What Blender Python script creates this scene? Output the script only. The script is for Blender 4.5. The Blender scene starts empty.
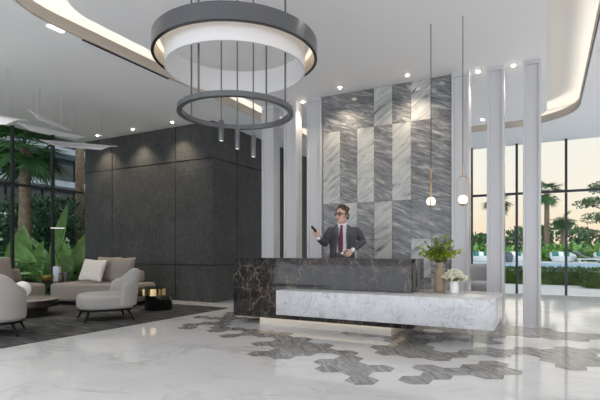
import bpy, bmesh, math, random
from mathutils import Vector, Matrix, Quaternion
R=random.Random(7)
S=bpy.context.scene; COL=S.collection
PI=math.pi
# ---------------------------------------------------------------- helpers
def srgb(r,g,b):
    f=lambda c:(c/12.92 if c<=.04045 else ((c+.055)/1.055)**2.4)
    return (f(r/255),f(g/255),f(b/255),1)
def link(o,parent=None):
    COL.objects.link(o)
    if parent: o.parent=parent
    return o
def obj(name,bm,mat,parent=None,smooth=True,loc=None,angle=40):
    me=bpy.data.meshes.new(name)
    bmesh.ops.recalc_face_normals(bm,faces=bm.faces[:])
    bm.to_mesh(me); bm.free()
    for m in (mat if isinstance(mat,(list,tuple)) else [mat]): me.materials.append(m)
    if smooth:
        me.polygons.foreach_set('use_smooth',[True]*len(me.polygons))
        me.set_sharp_from_angle(angle=math.radians(angle))
    o=bpy.data.objects.new(name,me)
    if loc: o.location=loc
    return link(o,parent)
def empty(name,loc=(0,0,0),rz=0):
    o=bpy.data.objects.new(name,None); o.location=loc; o.rotation_euler=(0,0,rz); o.empty_display_size=.1
    return link(o)
def tag(o,label=None,cat=None,group=None,kind=None):
    if label: o['label']=label
    if cat: o['category']=cat
    if group: o['group']=group
    if kind: o['kind']=kind
    return o
def struct(o): o['kind']='structure'; return o
def copy_tree(o,parent=None):
    c=o.copy(); COL.objects.link(c)
    if parent: c.parent=parent
    for ch in list(o.children): copy_tree(ch,c)
    return c
def box(bm,x0,x1,y0,y1,z0,z1,bev=0,seg=2,mi=0):
    vs=[bm.verts.new(p) for p in ((x0,y0,z0),(x1,y0,z0),(x1,y1,z0),(x0,y1,z0),(x0,y0,z1),(x1,y0,z1),(x1,y1,z1),(x0,y1,z1))]
    fs=[bm.faces.new([vs[i] for i in q]) for q in ((3,2,1,0),(4,5,6,7),(0,1,5,4),(1,2,6,5),(2,3,7,6),(3,0,4,7))]
    for f in fs: f.material_index=mi
    if bev:
        es=list({e for f in fs for e in f.edges})
        bmesh.ops.bevel(bm,geom=es,offset=bev,segments=seg,profile=.5,affect='EDGES')
    return vs
def bbox(*a,**k):
    bm=bmesh.new(); box(bm,*a,**k); return bm
def tube(bm,pts,rad,n=10,cap=True,flat=None):
    pts=[Vector(p) for p in pts]; N=len(pts)
    if not isinstance(rad,(list,tuple)): rad=[rad]*N
    T=[]
    for i in range(N):
        a=pts[max(i-1,0)]; b=pts[min(i+1,N-1)]; T.append((b-a).normalized())
    up=Vector((0,0,1)) if abs(T[0].z)<.9 else Vector((1,0,0))
    u=T[0].cross(up).normalized(); rings=[]
    for i in range(N):
        u=(u-T[i]*u.dot(T[i])).normalized(); w=T[i].cross(u); r=rad[i]
        ru,rw=(r,r) if not isinstance(r,tuple) else r
        rings.append([bm.verts.new(pts[i]+u*ru*math.cos(2*PI*k/n)+w*rw*math.sin(2*PI*k/n)) for k in range(n)])
    for i in range(N-1):
        for k in range(n): bm.faces.new((rings[i][k],rings[i][(k+1)%n],rings[i+1][(k+1)%n],rings[i+1][k]))
    if cap: bm.faces.new(rings[0][::-1]); bm.faces.new(rings[-1])
    return rings
def capsule(bm,pts,rad,n=12):
    """tube with rounded ends"""
    pts=[Vector(p) for p in pts]; rad=list(rad)
    d0=(pts[0]-pts[1]).normalized(); d1=(pts[-1]-pts[-2]).normalized()
    P=[];Q=[]
    for t in (85,60,30): P.append(pts[0]+d0*rad[0]*math.sin(math.radians(t))); Q.append(rad[0]*math.cos(math.radians(t)))
    P+=pts; Q+=rad
    for t in (30,60,85): P.append(pts[-1]+d1*rad[-1]*math.sin(math.radians(t))); Q.append(rad[-1]*math.cos(math.radians(t)))
    return tube(bm,P,Q,n)
def lathe(bm,prof,n=32,c=(0,0,0),close=False,sx=1,sy=1,mi=0):
    rings=[]
    for r,z in prof:
        if r<1e-6: rings.append([bm.verts.new((c[0],c[1],c[2]+z))])
        else: rings.append([bm.verts.new((c[0]+sx*r*math.cos(2*PI*k/n),c[1]+sy*r*math.sin(2*PI*k/n),c[2]+z)) for k in range(n)])
    seq=list(zip(rings,rings[1:]))
    if close: seq.append((rings[-1],rings[0]))
    for a,b in seq:
        for k in range(n):
            j=(k+1)%n
            if len(a)==1 and len(b)==1: continue
            if len(a)==1: f=bm.faces.new((a[0],b[j],b[k]))
            elif len(b)==1: f=bm.faces.new((a[k],a[j],b[0]))
            else: f=bm.faces.new((a[k],a[j],b[j],b[k]))
            f.material_index=mi
def ball(bm,c,rx,ry=None,rz=None,n=20,m=12,rot=None):
    ry=ry or rx; rz=rz or rx; c=Vector(c); rings=[]
    for i in range(m+1):
        t=PI*i/m; z=-math.cos(t); q=math.sin(t); ring=[]
        for k in range(1 if i in (0,m) else n):
            p=Vector((rx*q*math.cos(2*PI*k/n),ry*q*math.sin(2*PI*k/n),rz*z))
            ring.append(bm.verts.new(c+(rot@p if rot else p)))
        rings.append(ring)
    for A,B in zip(rings,rings[1:]):
        for k in range(n):
            j=(k+1)%n
            if len(A)==1: bm.faces.new((A[0],B[j],B[k]))
            elif len(B)==1: bm.faces.new((A[k],A[j],B[0]))
            else: bm.faces.new((A[k],A[j],B[j],B[k]))
def prism(bm,loop,z0,z1,mi=0):
    a=[bm.verts.new((x,y,z0)) for x,y in loop]; b=[bm.verts.new((x,y,z1)) for x,y in loop]; n=len(loop)
    fs=[bm.faces.new(a[::-1]),bm.faces.new(b)]
    for k in range(n): fs.append(bm.faces.new((a[k],a[(k+1)%n],b[(k+1)%n],b[k])))
    for f in fs: f.material_index=mi
def rrect(x0,x1,y0,y1,r,n=12):
    out=[]
    for cx,cy,a0 in ((x1-r,y1-r,0),(x0+r,y1-r,90),(x0+r,y0+r,180),(x1-r,y0+r,270)):
        for k in range(n+1):
            a=math.radians(a0+90*k/n); out.append((cx+r*math.cos(a),cy+r*math.sin(a)))
    return out
def wallloop(bm,loop,z0,z1):
    n=len(loop); a=[bm.verts.new((x,y,z0)) for x,y in loop]; b=[bm.verts.new((x,y,z1)) for x,y in loop]
    for k in range(n): bm.faces.new((a[k],a[(k+1)%n],b[(k+1)%n],b[k]))
def bandloop(bm,lo,li,z0,z1):
    """closed ring wall between two loops of the same length"""
    n=len(lo); V=[[bm.verts.new((x,y,z)) for x,y in L] for L,z in ((lo,z0),(lo,z1),(li,z1),(li,z0))]
    for i in range(4):
        A,B=V[i],V[(i+1)%4]
        for k in range(n): bm.faces.new((A[k],A[(k+1)%n],B[(k+1)%n],B[k]))
def pillow(bm,w,h,t,n=12,M=Matrix()):
    """cushion in the local XZ plane, thickness along Y"""
    G={}
    for s in (-1,1):
        for i in range(n+1):
            for j in range(n+1):
                a=2*i/n-1; b=2*j/n-1
                k=max(0,(1-abs(a)**2.6)*(1-abs(b)**2.6))**.45
                pin=1-.07*(1-abs(a))*abs(b)**3; pin2=1-.07*(1-abs(b))*abs(a)**3
                edge=(abs(a)==1 or abs(b)==1)
                if edge and s==1: G[s,i,j]=G[-1,i,j]; continue
                G[s,i,j]=bm.verts.new(M@Vector((a*w/2*pin2,s*t/2*k,b*h/2*pin)))
        for i in range(n):
            for j in range(n): 
                q=[G[s,i,j],G[s,i+1,j],G[s,i+1,j+1],G[s,i,j+1]]
                bm.faces.new(q if s==-1 else q[::-1])
# ---------------------------------------------------------------- materials
def newmat(name):
    m=bpy.data.materials.new(name); m.use_nodes=True
    nt=m.node_tree; return m,nt,nt.nodes['Principled BSDF']
def plain(name,col,rough=.5,metal=0,spec=.5,noise=0,nscale=30,emit=None,es=0,bump=0,bscale=200,sheen=0):
    m,nt,b=newmat(name)
    b.inputs['Base Color'].default_value=col; b.inputs['Roughness'].default_value=rough
    b.inputs['Metallic'].default_value=metal; b.inputs['Specular IOR Level'].default_value=spec
    if sheen: b.inputs['Sheen Weight'].default_value=sheen
    if emit: b.inputs['Emission Color'].default_value=emit; b.inputs['Emission Strength'].default_value=es
    tc=nt.nodes.new('ShaderNodeTexCoord')
    if noise:
        n=nt.nodes.new('ShaderNodeTexNoise'); n.inputs['Scale'].default_value=nscale; n.inputs['Detail'].default_value=5
        nt.links.new(tc.outputs['Object'],n.inputs['Vector'])
        r=nt.nodes.new('ShaderNodeValToRGB')
        c=col; r.color_ramp.elements[0].position=.3; r.color_ramp.elements[1].position=.7
        r.color_ramp.elements[0].color=tuple(max(0,x*(1-noise)) for x in c[:3])+(1,)
        r.color_ramp.elements[1].color=tuple(min(1,x*(1+noise)) for x in c[:3])+(1,)
        nt.links.new(n.outputs['Fac'],r.inputs['Fac']); nt.links.new(r.outputs['Color'],b.inputs['Base Color'])
    if bump:
        n=nt.nodes.new('ShaderNodeTexNoise'); n.inputs['Scale'].default_value=bscale; n.inputs['Detail'].default_value=3
        nt.links.new(tc.outputs['Object'],n.inputs['Vector'])
        bp=nt.nodes.new('ShaderNodeBump'); bp.inputs['Strength'].default_value=bump; bp.inputs['Distance'].default_value=.01
        nt.links.new(n.outputs['Fac'],bp.inputs['Height']); nt.links.new(bp.outputs['Normal'],b.inputs['Normal'])
    return m
def ramp(nt,src,stops):
    r=nt.nodes.new('ShaderNodeValToRGB'); e=r.color_ramp.elements
    while len(e)<len(stops): e.new(.5)
    for k,(p,c) in enumerate(stops): e[k].position=p; e[k].color=c if len(c)==4 else tuple(c)+(1,)
    nt.links.new(src,r.inputs['Fac']); return r.outputs['Color']
def mixc(nt,fac,a,b,mode='MIX'):
    m=nt.nodes.new('ShaderNodeMix'); m.data_type='RGBA'; m.blend_type=mode
    if isinstance(fac,(int,float)): m.inputs[0].default_value=fac
    else: nt.links.new(fac,m.inputs[0])
    for s,i in ((a,6),(b,7)):
        if isinstance(s,tuple): m.inputs[i].default_value=s
        else: nt.links.new(s,m.inputs[i])
    return m.outputs[2]
def noise(nt,vec,scale,detail=6,rough=.55,dist=0):
    n=nt.nodes.new('ShaderNodeTexNoise'); n.inputs['Scale'].default_value=scale; n.inputs['Detail'].default_value=detail
    n.inputs['Roughness'].default_value=rough; n.inputs['Distortion'].default_value=dist
    nt.links.new(vec,n.inputs['Vector']); return n.outputs['Fac']
def mapping(nt,src,scale=(1,1,1),rot=(0,0,0),loc=(0,0,0)):
    m=nt.nodes.new('ShaderNodeMapping'); m.inputs['Scale'].default_value=scale; m.inputs['Rotation'].default_value=rot; m.inputs['Location'].default_value=loc
    nt.links.new(src,m.inputs['Vector']); return m.outputs['Vector']
def coord(nt,k='Object'):
    return nt.nodes.new('ShaderNodeTexCoord').outputs[k]
W=(1,1,1,1); K=(0,0,0,1)
def white_marble(name,base,vein,scale=1.0,rough=.08,amt=.5,cloud=.12,aniso=(1,1,1),rot=(0,0,0),spots=0,width=.05):
    m,nt,b=newmat(name); v=mapping(nt,coord(nt),aniso,rot)
    n=noise(nt,v,1.1*scale,8,.6,1.4)
    lines=ramp(nt,n,[(.5-width*1.6,K),(.5-.004,(.85,.85,.85)),(.5+.006,(.6,.6,.6)),(.5+width,K)])
    mask=ramp(nt,noise(nt,v,.9*scale,3),[(.42,K),(.68,W)])
    lm=mixc(nt,1.0,lines,mask,'MULTIPLY')
    cl=ramp(nt,noise(nt,v,2.2*scale,5),[(.35,base),(.7,tuple(c*(1-cloud) for c in base[:3])+(1,))])
    sc=nt.nodes.new('ShaderNodeMath'); sc.operation='MULTIPLY'; sc.inputs[1].default_value=amt
    bw=nt.nodes.new('ShaderNodeRGBToBW'); nt.links.new(lm,bw.inputs[0]); nt.links.new(bw.outputs[0],sc.inputs[0])
    out=mixc(nt,sc.outputs[0],cl,vein)
    if spots:
        sp=ramp(nt,noise(nt,v,7*scale,6,.7,1.0),[(.56,K),(.76,W)])
        s2=nt.nodes.new('ShaderNodeMath'); s2.operation='MULTIPLY'; s2.inputs[1].default_value=spots
        nt.links.new(sp,s2.inputs[0]); out=mixc(nt,s2.outputs[0],out,vein)
    nt.links.new(out,b.inputs['Base Color']); b.inputs['Roughness'].default_value=rough
    return m
def streak_marble(name,cols,ang,rough=.25,attr=True,scale=1.0,plane='XZ',spec=.4):
    """layered marble with slanted streaks; attribute 'tile' shifts every tile"""
    m,nt,b=newmat(name); v=coord(nt)
    if attr:
        a=nt.nodes.new('ShaderNodeAttribute'); a.attribute_name='tile'
        ad=nt.nodes.new('ShaderNodeVectorMath'); ad.operation='MULTIPLY_ADD'; ad.inputs[1].default_value=(9,9,9)
        nt.links.new(a.outputs['Color'],ad.inputs[0]); nt.links.new(v,ad.inputs[2]); v=ad.outputs[0]
    rot=(0,ang,0) if plane=='XZ' else (0,0,ang)
    r1=mapping(nt,v,(1,1,1),rot)
    v2=mapping(nt,r1,(1.3,1.3,7) if plane=='XZ' else (1.3,7,1))
    v3=mapping(nt,r1,(5,5,40) if plane=='XZ' else (5,40,1))
    n1=noise(nt,v2,1.5*scale,7,.62,.9); n2=noise(nt,v3,1.2*scale,4,.6,.3)
    mm=nt.nodes.new('ShaderNodeMath'); mm.operation='MULTIPLY_ADD'; mm.inputs[1].default_value=.3
    nt.links.new(n2,mm.inputs[0]); nt.links.new(n1,mm.inputs[2])
    out=ramp(nt,mm.outputs[0],cols)
    nt.links.new(out,b.inputs['Base Color']); b.inputs['Roughness'].default_value=rough; b.inputs['Specular IOR Level'].default_value=spec
    return m
def dark_marble(name):
    m,nt,b=newmat(name); v=coord(nt)
    nz=nt.nodes.new('ShaderNodeTexNoise'); nz.inputs['Scale'].default_value=3.2; nz.inputs['Detail'].default_value=8; nz.inputs['Roughness'].default_value=.65
    nt.links.new(v,nz.inputs['Vector'])
    ad=nt.nodes.new('ShaderNodeVectorMath'); ad.operation='MULTIPLY_ADD'; ad.inputs[1].default_value=(.55,.55,.55)
    nt.links.new(nz.outputs['Color'],ad.inputs[0]); nt.links.new(mapping(nt,v,(1.25,1.25,.8),(0,.5,0)),ad.inputs[2])
    def cracks(sc,w):
        vo=nt.nodes.new('ShaderNodeTexVoronoi'); vo.feature='DISTANCE_TO_EDGE'; vo.inputs['Scale'].default_value=sc; nt.links.new(ad.outputs[0],vo.inputs['Vector'])
        return ramp(nt,vo.outputs['Distance'],[(0,(.9,.9,.9)),(w*.4,(.4,.4,.4)),(w,K)])
    mask=ramp(nt,noise(nt,v,2.1,4,.6),[(.44,K),(.64,W)]); mask2=ramp(nt,noise(nt,mapping(nt,v,loc=(5,3,1)),1.6,3),[(.40,(.15,.15,.15)),(.62,W)])
    base=ramp(nt,noise(nt,v,3.4,7,.62,.6),[(.3,srgb(30,29,31)),(.58,srgb(52,50,50)),(.72,srgb(84,70,60)),(.85,srgb(120,98,80))])
    out=mixc(nt,mixc(nt,1.0,cracks(2.4,.026),mask2,'MULTIPLY'),base,srgb(160,140,120))
    out=mixc(nt,mixc(nt,1.0,cracks(6.5,.045),mask,'MULTIPLY'),out,srgb(150,130,112))
    nt.links.new(out,b.inputs['Base Color']); b.inputs['Roughness'].default_value=.07
    return m
def fabric_wall(name):
    m,nt,b=newmat(name); v=coord(nt)
    a=noise(nt,mapping(nt,v,(90,90,6)),1,3); c=noise(nt,mapping(nt,v,(9,9,110)),1,3); d=noise(nt,v,1.6,4)
    ad=nt.nodes.new('ShaderNodeMath'); ad.operation='ADD'; nt.links.new(a,ad.inputs[0]); nt.links.new(c,ad.inputs[1])
    hv=nt.nodes.new('ShaderNodeMath'); hv.operation='MULTIPLY_ADD'; hv.inputs[1].default_value=.4; nt.links.new(ad.outputs[0],hv.inputs[0]); 
    dd=nt.nodes.new('ShaderNodeMath'); dd.operation='MULTIPLY'; dd.inputs[1].default_value=.2; nt.links.new(d,dd.inputs[0]); nt.links.new(dd.outputs[0],hv.inputs[2])
    nt.links.new(ramp(nt,hv.outputs[0],[(.36,srgb(46,48,48)),(.64,srgb(90,91,90))]),b.inputs['Base Color'])
    b.inputs['Roughness'].default_value=.75; b.inputs['Specular IOR Level'].default_value=.25
    return m
def glass_pane(name,refl=.003):
    m=bpy.data.materials.new(name); m.use_nodes=True; nt=m.node_tree; nt.nodes.clear()
    o=nt.nodes.new('ShaderNodeOutputMaterial'); t=nt.nodes.new('ShaderNodeBsdfTransparent'); g=nt.nodes.new('ShaderNodeBsdfGlossy'); x=nt.nodes.new('ShaderNodeMixShader')
    t.inputs['Color'].default_value=(.96,.975,.97,1); g.inputs['Roughness'].default_value=0; g.inputs['Color'].default_value=(1,1,1,1)
    x.inputs[0].default_value=refl
    nt.links.new(t.outputs[0],x.inputs[1]); nt.links.new(g.outputs[0],x.inputs[2]); nt.links.new(x.outputs[0],o.inputs[0]); return m
def leafmat(name,c1,c2,rough=.45,sub=.0):
    m,nt,b=newmat(name); v=coord(nt)
    nt.links.new(ramp(nt,noise(nt,v,2.3,4),[(.35,c1),(.65,c2)]),b.inputs['Base Color']); b.inputs['Roughness'].default_value=rough
    b.inputs['Specular IOR Level'].default_value=.35
    return m
M={}
M['floor']=white_marble('floor_white_marble',srgb(222,222,223),srgb(150,149,148),.75,.055,.6,.07,(1,1.7,1),(0,0,.5),width=.035)
M['hexdark']=streak_marble('hex_grey_stone',[(.40,srgb(78,78,79)),(.62,srgb(136,135,133)),(.85,srgb(182,180,176))],.9,.14,True,1.8,'XY',.24)
M['hexlight']=white_marble('hex_white_marble',srgb(226,224,220),srgb(165,163,160),1.2,.08,.5,.06)
M['ceil']=plain('ceiling_paint',srgb(241,242,244),.6,spec=.2)
M['cove']=plain('cove_paint',srgb(243,240,234),.6,spec=.2)
M['fascia']=plain('cove_edge_shaded',srgb(204,194,183),.6,spec=.2)  # cove colour darkened to carry the shade on the unlit upstand
M['led']=plain('led_strip',(1,.86,.66,1),.5,emit=(1,.965,.92,1),es=6.8)
M['led2']=plain('led_warm',(1,.8,.5,1),.5,emit=(1,.80,.54,1),es=1.7)
M['ledring']=plain('led_ring',(1,.9,.75,1),.5,emit=(1,.92,.8,1),es=.75)
M['lamp']=plain('lamp_lens',(1,.95,.85,1),.3,emit=(1,.86,.7,1),es=30)
M['lampsoft']=plain('lamp_lens_soft',(1,.95,.85,1),.3,emit=(1,.96,.9,1),es=2.0)
M['globe']=plain('opal_globe',(1,.96,.9,1),.35,emit=(1,.93,.82,1),es=.75)
M['fabwall']=fabric_wall('dark_woven_panel')
M['black']=plain('joint_black',srgb(22,23,24),.6)
M['mdark']=streak_marble('wall_marble_dark',[(.40,srgb(70,73,77)),(.58,srgb(112,114,117)),(.70,srgb(134,135,136)),(.88,srgb(196,195,192))],-.38,.2,True,1.5)
M['mlight']=streak_marble('wall_marble_light',[(.42,srgb(84,88,90)),(.53,srgb(156,158,158)),(.66,srgb(182,183,181)),(.9,srgb(206,206,203))],.62,.2,True,1.2)
M['col']=plain('column_gloss_white',srgb(198,198,201),.22,spec=.5)
M['frame']=plain('window_frame_metal',srgb(48,50,54),.4,.2)
M['glass']=glass_pane('window_glass')
M['blackmarble']=dark_marble('brown_black_marble')
M['carrara']=white_marble('carrara_marble',srgb(216,217,220),srgb(84,88,98),3.6,.12,.5,.10,spots=1.0,width=.035)
M['plinth']=plain('plinth_white',srgb(225,218,210),.4)
M['gunmetal']=plain('gunmetal',srgb(104,106,110),.28,.5)
M['ringblack']=plain('ring_edge_black',srgb(38,40,42),.3,.5)
M['champagne']=plain('champagne_inner',srgb(226,212,190),.35,.1)
M['drum']=plain('drum_white',srgb(236,236,238),.5)
M['rod']=plain('rod_metal',srgb(112,114,117),.3,.8)
M['rug']=None
m,nt,b=newmat('rug_charcoal'); v=coord(nt)
nt.links.new(ramp(nt,noise(nt,mapping(nt,v,(1.2,9,1),(0,0,.25)),1.6,7,.7,.5),[(.36,srgb(46,46,47)),(.54,srgb(86,85,84)),(.72,srgb(132,130,127))]),b.inputs['Base Color'])
b.inputs['Roughness'].default_value=.95; b.inputs['Specular IOR Level'].default_value=.1
M['rug']=m
M['taupe']=plain('taupe_fabric',srgb(142,134,126),.9,spec=.15,noise=.12,nscale=60,bump=.3,bscale=250,sheen=.2)
M['taupe2']=plain('taupe_cushion',srgb(144,135,127),.9,spec=.15,noise=.12,nscale=70,bump=.3,bscale=250,sheen=.2)
M['grey']=plain('light_grey_fabric',srgb(164,161,157),.85,spec=.15,noise=.05,nscale=80,bump=.2,bscale=300,sheen=.2)
M['grey2']=plain('grey_fabric',srgb(128,127,126),.85,spec=.15,noise=.05,nscale=80,bump=.2,bscale=300,sheen=.2)
M['legs']=plain('black_wood',srgb(20,19,19),.6,spec=.2)
M['white']=plain('white_ceramic',srgb(240,239,236),.3)
M['whitefab']=plain('white_fabric',srgb(240,238,233),.85,spec=.15,bump=.3,bscale=120)
# quilted cushion
m,nt,b=newmat('white_quilt'); v=coord(nt)
b.inputs['Base Color'].default_value=srgb(222,217,209); b.inputs['Roughness'].default_value=.9
M['quilt']=m
M['gold']=plain('polished_brass',srgb(192,168,124),.14,1)
M['brass']=plain('satin_brass',srgb(186,160,122),.3,1)
M['blackgloss']=plain('black_lacquer',srgb(20,21,22),.06)
M['smokeglass']=plain('smoked_mirror',srgb(70,66,62),.1,.6)
M['greytop']=plain('table_top_stone',srgb(168,158,152),.18)
M['olive']=plain('olive_glass',srgb(128,110,48),.15,.3)
M['paper']=plain('pale_box',srgb(196,200,208),.5)
M['greybox']=plain('grey_box',srgb(92,96,102),.5)
M['amber']=plain('amber_jar',srgb(66,58,36),.15)
M['beige']=plain('beige_vase',srgb(160,144,122),.7,noise=.06,nscale=25,spec=.25)
M['twig']=plain('twig',srgb(86,78,48),.8)
M['leafbright']=leafmat('leaf_bright',srgb(92,116,30),srgb(176,192,56))
M['flower']=plain('white_flower',srgb(228,226,206),.8,noise=.08,nscale=30)
M['stem']=plain('flower_stem',srgb(120,132,84),.8)
M['cord']=plain('black_cord',srgb(36,36,38),.6)
M['wire']=plain('thin_wire',srgb(150,152,155),.4,.5)
M['sheet']=plain('white_sheet',srgb(222,222,225),.45)
M['skin']=plain('skin',srgb(216,176,158),.55,spec=.3)
M['hair']=plain('hair_brown',srgb(88,70,58),.7,noise=.4,nscale=60)
M['suit']=plain('suit_grey',srgb(84,83,88),.85,noise=.06,nscale=120,spec=.2)
M['suit2']=plain('suit_grey_lapel',srgb(92,91,96),.8,noise=.06,nscale=120,spec=.2)
M['shirt']=plain('shirt_white',srgb(236,236,240),.8,spec=.2)
M['tie']=plain('tie_burgundy',srgb(110,40,56),.6,noise=.12,nscale=90)
M['blackplastic']=plain('black_plastic',srgb(24,24,27),.25)
M['eye']=plain('eye_white',srgb(225,220,214),.3)
M['lip']=plain('lip',srgb(176,112,100),.5)
M['buckle']=plain('steel',srgb(180,180,182),.25,.9)
M['bark']=plain('palm_bark',srgb(128,112,96),.9,noise=.3,nscale=9,bump=.8,bscale=18,spec=.1)
M['bark2']=plain('tree_bark',srgb(96,82,66),.9,noise=.3,nscale=9,spec=.1)
M['palmleaf']=leafmat('palm_leaf',srgb(46,84,46),srgb(82,124,68))
M['bigleaf']=leafmat('broad_leaf',srgb(136,178,112),srgb(188,218,156),.35)
M['shrub']=leafmat('shrub_leaf',srgb(38,66,46),srgb(74,108,74))
M['hedge']=leafmat('hedge_leaf',srgb(46,70,22),srgb(94,122,42))
M['banana']=leafmat('garden_leaf',srgb(88,140,62),srgb(150,190,104))
M['tree']=leafmat('tree_leaf',srgb(48,78,46),srgb(88,116,74))
M['lawn']=plain('lawn',srgb(66,84,48),.9,noise=.25,nscale=6,spec=.1)
M['pave']=plain('paving_light',srgb(236,233,228),.7,noise=.05,nscale=3,spec=.2)
M['soil']=plain('soil',srgb(70,62,52),.95,spec=.1)
M['water']=plain('pool_water',srgb(138,178,206),.3,spec=.15,noise=.06,nscale=2)
M['coping']=plain('pool_coping',srgb(226,226,224),.6)
M['wicker']=plain('white_wicker',srgb(228,230,232),.6,bump=.8,bscale=40)
M['teal']=plain('teal_cushion',srgb(52,128,116),.85)
M['lounger']=plain('lounger_grey',srgb(128,130,136),.8)
M['facade']=plain('facade_grey',srgb(92,104,114),.5)
M['slab']=plain('facade_slab',srgb(150,160,168),.5)
M['fglass']=plain('facade_glass',srgb(62,72,80),.12,.3)
def TILE(bm): return bm.loops.layers.float_color.get('tile') or bm.loops.layers.float_color.new('tile')
# ---------------------------------------------------------------- shell
H=4.1
XL,XR,YF,YB=-10.96,7.0,-6.0,14.0
floor=struct(obj('floor',bbox(XL,XR,YF,YB+.05,-.12,0),M['floor'],smooth=False))
M['floor'].node_tree.nodes['Principled BSDF'].inputs['Specular IOR Level'].default_value=.24
# hexagon mosaic round the desk (pointy axis along Y)
HW,HS=.277,.16; OX,OY=-1.455,3.872
def inpoly(x,y,P):
    c=False; n=len(P)
    for i in range(n):
        x1,y1=P[i]; x2,y2=P[i-1]
        if (y1>y)!=(y2>y) and x<(x2-x1)*(y-y1)/(y2-y1)+x1: c=not c
    return c
CAMF,TH,HZ,HC=460.,math.radians(28.25),251.5,1.15
cc,ss=math.cos(TH),math.sin(TH)
def fl(u,v,z=0.0):
    d=(HC-z)*CAMF/(v-HZ); x=(u-300)/CAMF*d
    return (cc*x-ss*d, ss*x+cc*d)
def at(u,v,d):
    x=(u-300)/CAMF*d
    return Vector((cc*x-ss*d, ss*x+cc*d, HC-(v-HZ)*d/CAMF))
def crop(u0,v0,k,pts): return [fl(u0+x/k,v0+y/k) for x,y in pts]
DARK=[
 crop(390,345,8,[(70,280),(110,245),(235,245),(270,210),(190,188),(215,152),(340,152),(440,183),(570,180),(715,128),(725,128),(825,126),(960,150),(955,180),(1070,208),(1065,240),(925,243),(910,278),(790,278),(680,247),(540,243),(490,280),(340,284),(310,320),(165,320)]),
 crop(310,345,8,[(170,15),(210,40),(370,42),(400,65),(370,85),(430,107),(400,130),(470,158),(600,158),(680,185),(640,217),(510,217),(480,250),(557,285),(510,322),(350,322),(273,285),(320,250),(250,222),(110,222),(38,188),(85,160),(26,135),(70,108),(210,108),(235,90),(190,63),(60,63),(0,85),(0,0),(120,0)]),
 crop(240,325,8,[(62,228),(110,204),(245,204),(280,185),(240,166),(130,166),(93,150),(130,128),(250,128),(285,112),(300,82),(420,90),(580,104),(555,130),(600,146),(700,160),(730,190),(680,215),(600,243),(450,247),(405,272),(275,272),(200,250),(110,250)]),
 crop(170,305,6.667,[(310,75),(350,70),(390,40),(430,45),(432,75),(560,90),(600,85),(700,90),(700,110),(560,97),(432,92),(410,110),(390,130),(412,147),(480,150),(620,162),(760,180),(760,200),(600,212),(560,202),(500,197),(430,217),(350,217),(326,202),(380,190),(480,190),(490,176),(420,167),(350,180),(250,177),(270,150),(300,130),(210,127),(180,157),(62,157),(90,122),(210,118),(250,108),(330,113),(318,94),(240,87),(157,82),(190,68),(300,78)]),
 crop(400,315,8,[(-80,60),(100,70),(280,60),(600,60),(760,60),(980,92),(1200,118),(1600,150),(1600,210),(1480,212),(1340,190),(1200,188),(1030,184),(880,166),(870,180),(765,186),(780,202),(850,216),(830,236),(730,236),(640,216),(600,212),(355,198),(220,236),(290,272),(320,297),(470,298),(490,282),(540,272),(610,260),(712,255),(920,274),(930,254),(1030,254),(1160,280),(1250,265),(1245,250),(1360,250),(1460,270),(1565,270),(1600,250),(1600,415),(1515,418),(1510,445),(1375,445),(1255,415),(1250,392),(1130,370),(1130,345),(1000,322),(940,312),(900,342),(790,342),(690,320),(580,316),(550,337),(430,342),(410,364),(270,367),(195,347),(55,342),(-20,322),(-180,305),(-200,270),(0,235),(-60,215),(-190,190),(-560,120),(-560,85)]),
]
LIGHT=[crop(400,315,8,[(195,122),(230,110),(330,112),(362,126),(330,142),(230,140)]),
 crop(400,315,8,[(405,165),(440,150),(550,152),(588,170),(560,184),(440,184)]),
 crop(400,315,8,[(118,165),(150,155),(270,158),(305,172),(280,186),(150,184)])]
bd=bmesh.new(); bl_=bmesh.new(); Ld=TILE(bd); Ll=TILE(bl_)
def hexa(bm,L,x,y,z,s,rn):
    vs=[bm.verts.new((x+s*math.sin(PI/3*k),y+s*math.cos(PI/3*k),z)) for k in range(6)]
    f=bm.faces.new(vs[::-1]); t=(rn.random(),rn.random(),rn.random(),1)
    for l in f.loops: l[L]=t
    return f
rn=random.Random(3)
for r in range(-3,30):
    for c in range(-22,16):
        x=OX+HW*(c+(.5 if r%2 else 0)); y=OY+1.5*HS*r
        if y>8.0 or x>2.0 or x<-6.6: continue
        lit=any(inpoly(x,y,P) for P in LIGHT)
        drk=any(inpoly(x,y,P) for P in DARK) and not lit
        if drk: hexa(bd,Ld,x,y,.0012,HS*.992,rn)
obj('hexagon_inlay',bd,M['hexdark'],floor,smooth=False); bl_.free()
# ceiling: outer field with a rounded opening, recess above it and a rounded island inside
OUT=rrect(-5.66,.57,2.55,12.04,1.25); INN=rrect(-5.13,0.0,3.25,11.45,.65)
OFF=rrect(-5.675,.585,2.535,12.055,1.265)
bm=bmesh.new()
lo=[(XL-.2,YF),(XR,YF),(XR,YB+.1),(XL-.2,YB+.1)]
a=[bm.verts.new((x,y,H)) for x,y in lo]; b_=[bm.verts.new((x,y,H)) for x,y in OUT]
es=[bm.edges.new((L[k],L[(k+1)%len(L)])) for L in (a,b_) for k in range(len(L))]
bmesh.ops.triangle_fill(bm,use_beauty=True,edges=es,normal=(0,0,-1))
ceiling=struct(obj('ceiling',bm,M['ceil'],smooth=False))
bm=bmesh.new(); bandloop(bm,OFF,OUT,H,H+.16); obj('cove_upstand',bm,M['fascia'],ceiling)
obj('cove_recess',bbox(XL-.2,XR,YF,YB+.1,H+.40,H+.6),M['cove'],ceiling,smooth=False)
bm=bmesh.new(); 
for q in ((XL-.2,XL-.1,YF,YB+.1),(XR-.1,XR,YF,YB+.1),(XL-.1,XR-.1,YF,YF+.1),(XL-.1,XR-.1,YB,YB+.1)): box(bm,*q,H+.003,H+.398)
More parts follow.
